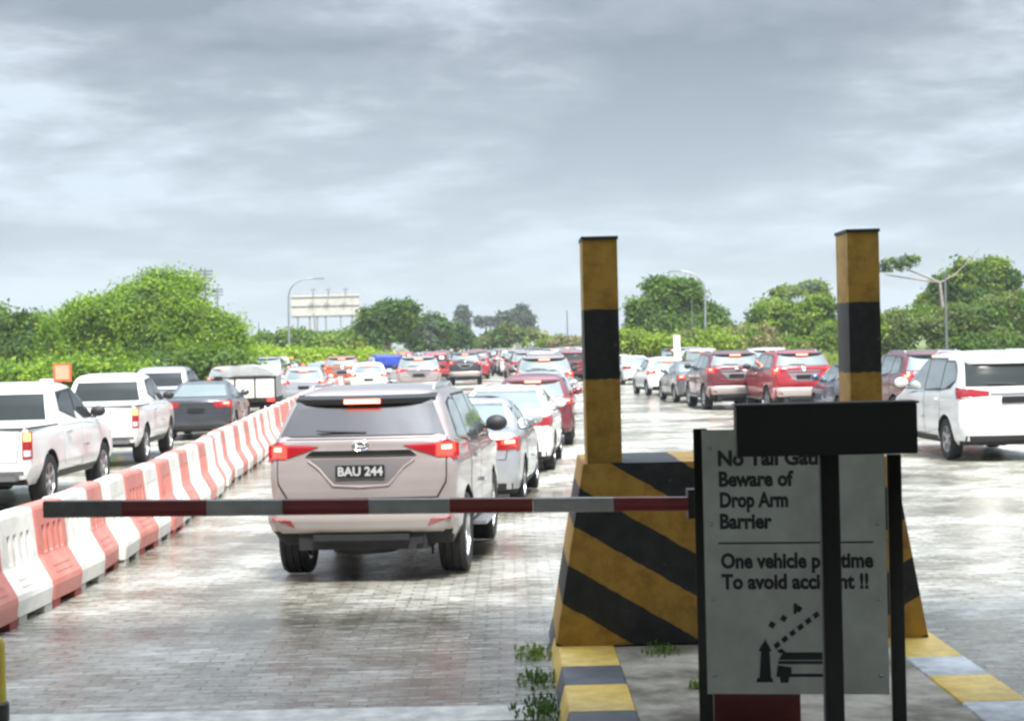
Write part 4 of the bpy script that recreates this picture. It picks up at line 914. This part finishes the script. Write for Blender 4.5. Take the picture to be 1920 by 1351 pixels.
def tree(name, px, d, lumps, n, size, ms, label, cat='tree', trunk_h=2.0, tr=.2, bark=None, clus=.35, group=None, per=55, limbs=True):
    base = at_depth(px, 645, d); t = empty(name, (base.x, d, -.01)); tag(t, label, cat, group)
    L_ = [px_lump(*l[:4], d, base, l[4] if len(l) > 4 else None) for l in lumps]
    L_ = [(l[0], random.uniform(-.5, .5)*l[4]*.6, l[2]+random.uniform(-.12, .12)*l[5], l[3]*random.uniform(.8, 1.05), l[4], l[5]*random.uniform(.75, 1.2)) for l in L_]
    for l in list(L_):
        for _ in range(4):
            a_ = random.uniform(-.3, math.pi+.3); f_ = random.uniform(.14, .46); L_.append((l[0]+math.cos(a_)*l[3]*.95, l[1]+random.uniform(-1, 1)*l[4]*.5, l[2]+math.sin(a_)*l[5]*.95, l[3]*f_, l[4]*f_, l[5]*f_*random.uniform(.8, 1.3)))
    n = int(n*1.2); size *= .85
    leaves('crown' if cat == 'tree' else 'foliage', L_, n, size, ms, t, clus*.85, per=per)
    top = Vector((0, 0, trunk_h)); ps = [([(0, 0, 0), (.05, 0, trunk_h*.5), tuple(top)], tr, tr*.7)]
    if limbs:
        for l in L_[:7]:
            q = Vector(l[:3]); mid_ = top.lerp(q, .5)+Vector((0, 0, -.15)); ps.append(([tuple(top), tuple(mid_), tuple(q)], tr*.55, tr*.15))
    trunk(t, ps, bark); return t
tree('broadleaf_tree', 270, 92, [(285, 612, 105, 72), (270, 605, 95, 60), (295, 578, 55, 36), (185, 612, 75, 42), (368, 634, 72, 50), (235, 580, 50, 32), (345, 594, 45, 24), (130, 632, 55, 34), (415, 650, 42, 46), (270, 665, 150, 40), (160, 665, 90, 32), (370, 680, 75, 32), (262, 562, 24, 15), (395, 612, 28, 18), (155, 590, 22, 14), (440, 628, 18, 22), (305, 545, 24, 14)], 110000, .115, [L_lime[0], L_lime[1], L_lime[2], L_mid[0], L_mid[1]], 'large round bright green tree on the left, tallest in the picture', trunk_h=1.6, tr=.28, clus=.42)
tree('roadside_bush', 30, 100, [(20, 630, 60, 40), (70, 640, 50, 42), (-40, 625, 60, 45), (30, 670, 90, 30), (110, 660, 40, 40)], 22000, .17, L_mid, 'dense green bush at the left edge beside the big round tree', 'bush', 1.0, .15)
tree('roadside_bush', 130, 78, [(60, 712, 70, 20), (10, 715, 60, 22), (150, 705, 60, 22), (230, 708, 60, 18)], 14000, .13, L_lime, 'low lime green bush behind the orange sign', 'bush', .4, .08)
tree('roadside_bush', 330, 84, [(300, 700, 60, 22), (360, 698, 60, 24), (420, 690, 45, 28)], 9000, .14, L_mid, 'low shady bush under the right side of the big tree', 'bush', .5, .08)
tree('roadside_bush', 520, 150, [(490, 655, 40, 20), (540, 650, 45, 20), (590, 650, 40, 22)], 9000, .22, L_mid, 'green bush in front of the billboard posts, left half', 'bush', 1, .12, group='bushes under the billboard')
tree('roadside_bush', 640, 145, [(620, 652, 40, 20), (665, 648, 45, 24), (700, 658, 30, 22)], 9000, .22, [L_mid[0], L_lime[1], L_mid[2]], 'green bush in front of the billboard posts, right half', 'bush', 1, .12, group='bushes under the billboard')
tree('lime_hedge', 590, 112, [(480+i*34, 678+random.uniform(-2, 2), 26, 15) for i in range(8)], 16000, .15, [L_lime[0], L_lime[2], leafm('hedge', (.32, .44, .04))], 'long low yellow-green hedge beside the left lanes', 'hedge', .3, .06, limbs=False)
tree('leaning_tree', 725, 135, [(725, 600, 40, 28), (700, 610, 26, 26), (745, 590, 34, 18), (760, 610, 24, 28), (730, 630, 42, 22), (765, 580, 14, 5)], 12000, .20, [L_mid[0], L_mid[1], L_dark[0], L_dark[2]], 'dark green leaning tree right of the billboard', trunk_h=2.4, tr=.4, bark=M_pbark)
tree('broadleaf_tree', 805, 160, [(800, 622, 30, 26), (785, 632, 22, 22), (822, 618, 22, 18), (805, 645, 35, 18)], 8000, .24, [L_dark[0], L_mid[1], L_grey[0]], 'muted green tree just right of the leaning tree', trunk_h=2, tr=.2)
tree('broadleaf_tree', 855, 170, [(855, 628, 24, 20), (845, 640, 24, 18), (870, 640, 18, 16)], 6000, .24, L_dark, 'small dark green tree above the white lorry roof', trunk_h=1.6, tr=.2)
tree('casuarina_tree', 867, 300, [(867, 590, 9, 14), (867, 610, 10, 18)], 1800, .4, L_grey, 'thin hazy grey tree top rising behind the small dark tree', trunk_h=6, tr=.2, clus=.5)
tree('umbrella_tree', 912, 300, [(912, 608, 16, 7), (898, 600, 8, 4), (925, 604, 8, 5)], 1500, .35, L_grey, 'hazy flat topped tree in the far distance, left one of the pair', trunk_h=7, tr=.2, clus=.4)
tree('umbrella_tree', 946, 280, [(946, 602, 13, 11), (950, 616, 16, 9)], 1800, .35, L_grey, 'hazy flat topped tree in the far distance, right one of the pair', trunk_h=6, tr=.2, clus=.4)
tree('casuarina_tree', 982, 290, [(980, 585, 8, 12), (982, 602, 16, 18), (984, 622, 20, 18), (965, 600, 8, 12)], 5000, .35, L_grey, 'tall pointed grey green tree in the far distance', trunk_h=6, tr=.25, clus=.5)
tree('roadside_bush', 945, 190, [(930, 640, 30, 14), (960, 632, 26, 20), (905, 645, 25, 10)], 6500, .25, [L_dark[2], L_mid[1], L_olive[1]], 'olive green bush at the far end of the road', 'bush', 1, .1)
tree('roadside_bush', 1030, 200, [(1000, 640, 25, 14), (1040, 645, 35, 10), (1085, 645, 30, 12), (1120, 645, 40, 14)], 8000, .25, L_olive+[L_lime[2]], 'yellowish scrub at the road end, beside the left striped column', 'bush', .5, .08)
tree('broadleaf_tree', 1255, 125, [(1245, 565, 45, 32), (1280, 560, 36, 28), (1215, 590, 32, 30), (1300, 590, 36, 34), (1260, 610, 70, 35), (1330, 615, 30, 30), (1200, 620, 32, 30), (1240, 540, 18, 14), (1290, 542, 20, 12)], 26000, .18, [L_mid[0], L_mid[1], L_lime[1], L_dark[2]], 'rounded green tree right of the left striped column', trunk_h=2.2, tr=.3)
tree('broadleaf_tree', 1345, 175, [(1345, 620, 26, 22), (1368, 632, 16, 14)], 4000, .24, L_dark, 'small dark tree just right of the rounded tree', trunk_h=1.5, tr=.15)
tree('roadside_bush', 1250, 105, [(1180, 650, 40, 22), (1230, 655, 40, 18), (1290, 652, 40, 20), (1340, 650, 40, 20)], 14000, .15, [L_lime[1], L_olive[1], L_lime[2], L_mid[2]], 'pale green undergrowth below the rounded tree', 'bush', .4, .08)
tree('roadside_bush', 1390, 115, [(1370, 645, 45, 18), (1420, 642, 40, 20), (1460, 650, 35, 18)], 11000, .15, L_olive+[L_lime[1]], 'dry yellow brown scrub between the two right hand trees', 'bush', .4, .08)
tree('broadleaf_tree', 1480, 118, [(1440, 600, 36, 28), (1480, 610, 42, 28), (1525, 605, 36, 30), (1420, 620, 26, 24), (1500, 640, 60, 22), (1550, 625, 28, 30), (1580, 630, 40, 26)], 22000, .17, [L_mid[0], L_mid[1], L_lime[0], L_mid[2]], 'wide bushy tree left of the right striped column', trunk_h=1.8, tr=.25)
tree('acacia_tree', 1500, 150, [(1505, 545, 26, 8), (1530, 540, 22, 8), (1475, 550, 20, 7), (1545, 560, 12, 7)], 3500, .2, [L_grey[0], L_mid[2], L_olive[1]], 'thin pale feathery tree showing above the wide bushy tree', trunk_h=4.5, tr=.14, clus=.3, bark=M_pbark)
tree('roadside_bush', 1700, 108, [(1640, 630, 40, 30), (1690, 612, 45, 24), (1730, 620, 45, 26), (1660, 645, 60, 20), (1600, 640, 50, 25)], 20000, .16, [L_mid[0], L_mid[2], L_dark[2], L_olive[1]], 'broad green bush right of the right striped column', 'bush', 1, .1)
tree('broadleaf_tree', 1830, 120, [(1800, 540, 40, 30), (1850, 525, 36, 30), (1880, 550, 30, 34), (1770, 560, 34, 24), (1830, 570, 60, 28), (1852, 505, 16, 16), (1755, 575, 26, 18)], 24000, .18, [L_mid[0], L_dark[0], L_mid[1], L_mid[2]], 'tall dark green tree above the white people carrier', trunk_h=2.8, tr=.3)
tree('roadside_bush', 1860, 104, [(1780, 615, 50, 26), (1840, 605, 50, 30), (1900, 600, 50, 34), (1960, 590, 60, 40), (1860, 640, 90, 20)], 24000, .16, [L_mid[0], L_olive[1], L_dark[2], L_lime[1]], 'grey green scrub belt behind the white people carrier', 'bush', 1, .1)
# acacia with bare limbs reaching left
ac = empty('acacia_tree', (at_depth(1768, 645, 112).x, 112, 0)); tag(ac, 'slender tree with bare limbs and one flat tuft, beside the right striped column', 'tree')
def rel(px, py): q = at_depth(px, py, 112); return (q.x-ac.location.x, 0, q.z)
trunk(ac, [([(0, 0, 0), rel(1768, 580), rel(1762, 530)], .16, .09), ([rel(1762, 530), rel(1735, 518), rel(1700, 505)], .09, .04), ([rel(1762, 530), rel(1720, 524), rel(1660, 515)], .07, .03), ([rel(1762, 530), rel(1790, 515), rel(1815, 490), rel(1838, 462)], .06, .015), ([rel(1815, 490), rel(1828, 485)], .02, .01)], M_pbark)
leaves('crown', [(*rel(1685, 495), 1.1, .9, .32), (*rel(1672, 503), .7, .6, .25), (*rel(1705, 488), .6, .6, .2)], 1300, .12, [L_mid[2], L_grey[0], L_mid[0]], ac, .12)
# bare dead stem by the road end and masts
def mast(px, y0, y1, d, r, label, name='mast', cat='mast'):
    p0 = at_depth(px, y1, d); b = MB(); b.tube([(0, 0, 0), (0, 0, p0.z)], [r, r*.5], 6)
    if name == 'radio_mast':
        for q in (.9, .94, .97): b.box((0, 0, p0.z*q), (r*8, r, r))
    o = b.build(name, mat('mast_grey', (.18, .19, .20), .6, .4)); o.location = (p0.x, d, 0); tag(o, label, cat)
mast(384, 0, 503, 230, .26, 'dark mast rising behind the right shoulder of the big tree', 'radio_mast')
mast(407, 0, 538, 240, .2, 'short thin mast just right of the tall dark mast', 'radio_mast')
mast(485, 0, 604, 220, .12, 'thin pole between the big tree and the curved lamp post', 'utility_pole', 'pole')
mast(1063, 0, 582, 210, .14, 'thin dark bare pole left of the left striped column', 'utility_pole', 'pole')
mast(1297, 0, 562, 112, .05, 'plain grey pole just left of the right curved lamp post', 'utility_pole', 'pole')
mast(1772, 0, 510, 96, .09, 'pale grey pole in front of the tree above the people carrier', 'utility_pole', 'pole')
# ------------------------------------------------------------------ grass (stuff)
def grass(name, x0, x1, y0, y1, n, h, m, wid=.05, fn=None):
    x = rng.uniform(0, 1, n); y = rng.uniform(y0, y1, n)
    X = x0(y)+(x1(y)-x0(y))*x; hh = h*rng.uniform(.4, 1.15, n); a = rng.uniform(0, math.pi, n); w = wid*rng.uniform(.6, 1.6, n)
    lx, ly = rng.normal(size=n)*hh*.25, rng.normal(size=n)*hh*.25
    V = np.stack([np.stack([X-np.cos(a)*w, y-np.sin(a)*w, 0*X-.01], 1), np.stack([X+np.cos(a)*w, y+np.sin(a)*w, 0*X-.01], 1), np.stack([X+lx, y+ly, hh], 1)], 1).reshape(-1, 3)
    me = bpy.data.meshes.new(name); me.vertices.add(n*3); me.vertices.foreach_set('co', V.ravel()); me.loops.add(n*3); me.loops.foreach_set('vertex_index', np.arange(n*3)); me.polygons.add(n); me.polygons.foreach_set('loop_start', np.arange(n)*3)
    for q in m: me.materials.append(q)
    me.polygons.foreach_set('material_index', rng.integers(0, len(m), n).astype(np.int32)); me.update(calc_edges=True)
    o = bpy.data.objects.new(name, me); C.objects.link(o); tag(o, kind='stuff'); return o
G_l = [leafm('grass_a', (.24, .36, .05)), leafm('grass_b', (.17, .28, .04)), leafm('grass_c', (.30, .36, .08))]
o = grass('verge_grass', lambda y: -16-y*.26, lambda y: -13.6-y*.03, 30, 210, 70000, .75, G_l, .07); tag(o, 'tall lime green grass on the verge left of the road', 'grass')
o = grass('verge_grass', lambda y: 18.2+0*y, lambda y: 24+y*.22, 40, 210, 60000, .8, G_l+[L_olive[0]], .07); tag(o, 'tall pale grass on the verge right of the road', 'grass')
# weeds along the kerb
def weed(px, py, n, h, label, z=0.0, ms=None, spread=.16):
    p = on_ground(px, py, z); t = empty('weed_clump', (p.x, p.y, z)); tag(t, label, 'weed', 'weeds around the island')
    for nm, mats_, nn, hh in (('blades', ms or [L_mid[0], L_lime[1], L_mid[2]], n, h),):
        V = []; Fc = []
        for k in range(nn):
            a = random.uniform(0, 6.28); r = random.uniform(0, spread); bx_, by = r*math.cos(a), r*math.sin(a)*2.2; l = hh*random.uniform(.4, 1.1); a2 = random.uniform(0, 6.28); w = .007
            tip = (bx_+math.cos(a2)*l*.6, by+math.sin(a2)*l*.6, l*random.uniform(.5, 1)); mid_ = (bx_+math.cos(a2)*l*.2, by+math.sin(a2)*l*.2, l*.55)
            dx, dy = -math.sin(a2)*w, math.cos(a2)*w; q = len(V)
            V += [(bx_-dx, by-dy, 0), (bx_+dx, by+dy, 0), (mid_[0]+dx, mid_[1]+dy, mid_[2]), (mid_[0]-dx, mid_[1]-dy, mid_[2]), tip]; Fc += [(q, q+1, q+2, q+3), (q+3, q+2, q+4)]
        mesh(nm, V, Fc, mats_, t, [random.randrange(len(mats_)) for _ in Fc])['kind'] = 'stuff'
weed(1000, 1225, 130, .055, 'sparse green weeds growing against the near end of the left kerb'); weed(1014, 1275, 160, .055, 'green weeds in the gutter beside the yellow kerb stone', ms=[L_dark[0], L_mid[1], L_dark[2]]); weed(1018, 1330, 260, .06, 'low mossy weeds in the gutter at the bottom edge', ms=[L_dark[0], L_mid[1], L_dark[1]], spread=.2)
weed(1235, 1222, 45, .08, 'small weeds at the foot of the crash block', Z_IS-.012, spread=.14); weed(1308, 1290, 30, .09, 'tuft of weeds beside the left sign post', Z_IS-.012, spread=.06)
# ================================================================== LAMP POSTS, BILLBOARD, SMALL SIGNS
M_galv = mat('galvanised', (.33, .35, .36), .5, .5, var=.2)
def lamp(px, pb_, top, elbow, endx, endy, d, label, r=.09):
    base = at_depth(px, pb_, d); o0 = Vector((base.x, d, 0)); t = empty('street_lamp', o0); tag(t, label, 'street lamp')
    P0 = at_depth(px, top, d)-o0; E = at_depth(elbow[0], elbow[1], d)-o0; Q = at_depth(endx, endy, d)-o0
    pts = [Vector((0, 0, 0)), Vector((P0.x*.5, 0, P0.z*.5)), P0]
    for k in range(1, 8):
        s_ = k/7; pts.append((1-s_)**2*P0+2*s_*(1-s_)*E+s_*s_*Q)
    b = MB(); b.tube(pts[:3], [r, r*.85, r*.7], 8); b.build('pole', M_galv, t, smooth=True)
    b = MB(); b.tube(pts[2:], [r*.7]*3+[r*.55]*5, 8); b.build('arm', M_galv, t, smooth=True)
    b = MB(); sgn = 1 if Q.x > 0 else -1; b.box((Q.x+sgn*.35, 0, Q.z), (.75, .28, .12)); bevel_obj(b.build('lamp_head', M_galv, t), .04, 2)
lamp(541, 640, 560, (541, 522), 588, 522, 118, 'curved arm lamp post on the left, in front of the billboard')
lamp(1322, 640, 548, (1320, 512), 1276, 508, 108, 'curved arm lamp post on the right, its arm pointing left')
bb = at_depth(612, 645, 190); B_ = empty('billboard', (bb.x, 190, 0), R(6)); tag(B_, 'large pale billboard seen from behind on thin posts, above the bushes', 'billboard')
kx = 190/F; zt_ = at_depth(612, 552, 190).z; zb_ = at_depth(612, 594, 190).z
M_bb = mat('billboard_back', (.52, .50, .45), .7, var=.2, vscale=.6); M_bbr = mat('billboard_rib', (.25, .24, .23), .7)
np_ = 9; x0, x1 = -64*kx, 64*kx
for i in range(np_):
    w = (x1-x0)/np_; b = MB(); b.box((x0+w*(i+.5), 0, (zt_+zb_)/2), (w-.05, .08, zt_-zb_+random.uniform(-.05, .05))); b.build('panel', M_bb, B_)
for z_ in (zb_+.15, (zt_+zb_)/2, zt_-.25): b = MB(); b.box((0, -.09, z_), (x1-x0, .09, .09)); b.build('rail', M_bbr, B_)
for px in (560, 582, 596, 612, 640, 662): b = MB(); b.box(((px-612)*kx, .12, zt_/2-.2), (.22, .22, zt_-.4)); b.build('post', M_bbr, B_)
b = MB(); b.tube([((596-612)*kx, -.1, .5), ((590-612)*kx, -.6, zt_*.75)], .1, 6); b.build('brace', M_bbr, B_)
for px in (590, 618, 650): b = MB(); b.tube([((px-612)*kx, 0, zt_), ((px-612)*kx, -1.2, zt_+.5)], .05, 5); b.box(((px-612)*kx, -1.3, zt_+.5), (.6, .3, .15)); b.build('flood_light', M_bbr, B_)
# orange sign at the left
OD = 42; pO = at_depth(117, 698, OD); os_ = empty('roadworks_sign', (pO.x, OD, 0)); tag(os_, 'orange framed square board on a post, at the left before the big tree', 'sign')
kO = OD/F; b = MB(); b.box((0, 0, pO.z), (34*kO, .03, 34*kO)); b.build('sign_frame', mat('sign_orange', (.62, .13, .04), .5, var=.2), os_)
b = MB(); b.box((0, -.02, pO.z), (26*kO, .012, 26*kO)); b.build('sign_face', mat('sign_peach', (.75, .36, .24), .5, var=.15, vscale=4), os_)
b = MB(); b.box((0, .03, pO.z/2), (.05, .04, pO.z)); b.build('post', M_post, os_)
pO = at_depth(88, 719, OD+2); os2 = empty('small_sign', (pO.x, OD+2, 0)); tag(os2, 'plain white board low beside the orange sign', 'sign')
b = MB(); b.box((0, 0, pO.z), (27*kO, .03, 19*kO)); b.build('sign_face', mat('sign_blank', (.8, .8, .78), .5), os2); b = MB(); b.box((0, .03, pO.z/2), (.05, .04, pO.z)); b.build('post', M_post, os2)
# two white posts by the right lanes
for k, px in enumerate((1266, 1276)):
    p = at_depth(px, 655, 92); b = MB(); b.box((0, 0, .0+at_depth(px, 628, 92).z/2), (.16, .12, at_depth(px, 628, 92).z)); o = b.build('marker_post', mat('post_white', (.8, .8, .78), .5)); o.location = (p.x, 92+k, 0); tag(o, ('left' if k == 0 else 'right')+' one of two white marker posts above the small white car', 'post', 'white marker posts')

# ================================================================== HAZE

if HAZE > 0:
    hm = bpy.data.materials.new('haze_air'); hm.use_nodes = True; t = hm.node_tree; t.nodes.clear()
    ho = t.nodes.new('ShaderNodeOutputMaterial'); hv = t.nodes.new('ShaderNodeVolumePrincipled'); hv.inputs['Color'].default_value = (.9, .94, .97, 1); hv.inputs['Density'].default_value = HAZE
    t.links.new(hv.outputs[0], ho.inputs['Volume'])
    b = MB(); b.box((0, 200, 9.5), (700, 700, 21.2)); o = b.build('haze', hm); tag(o, kind='stuff')
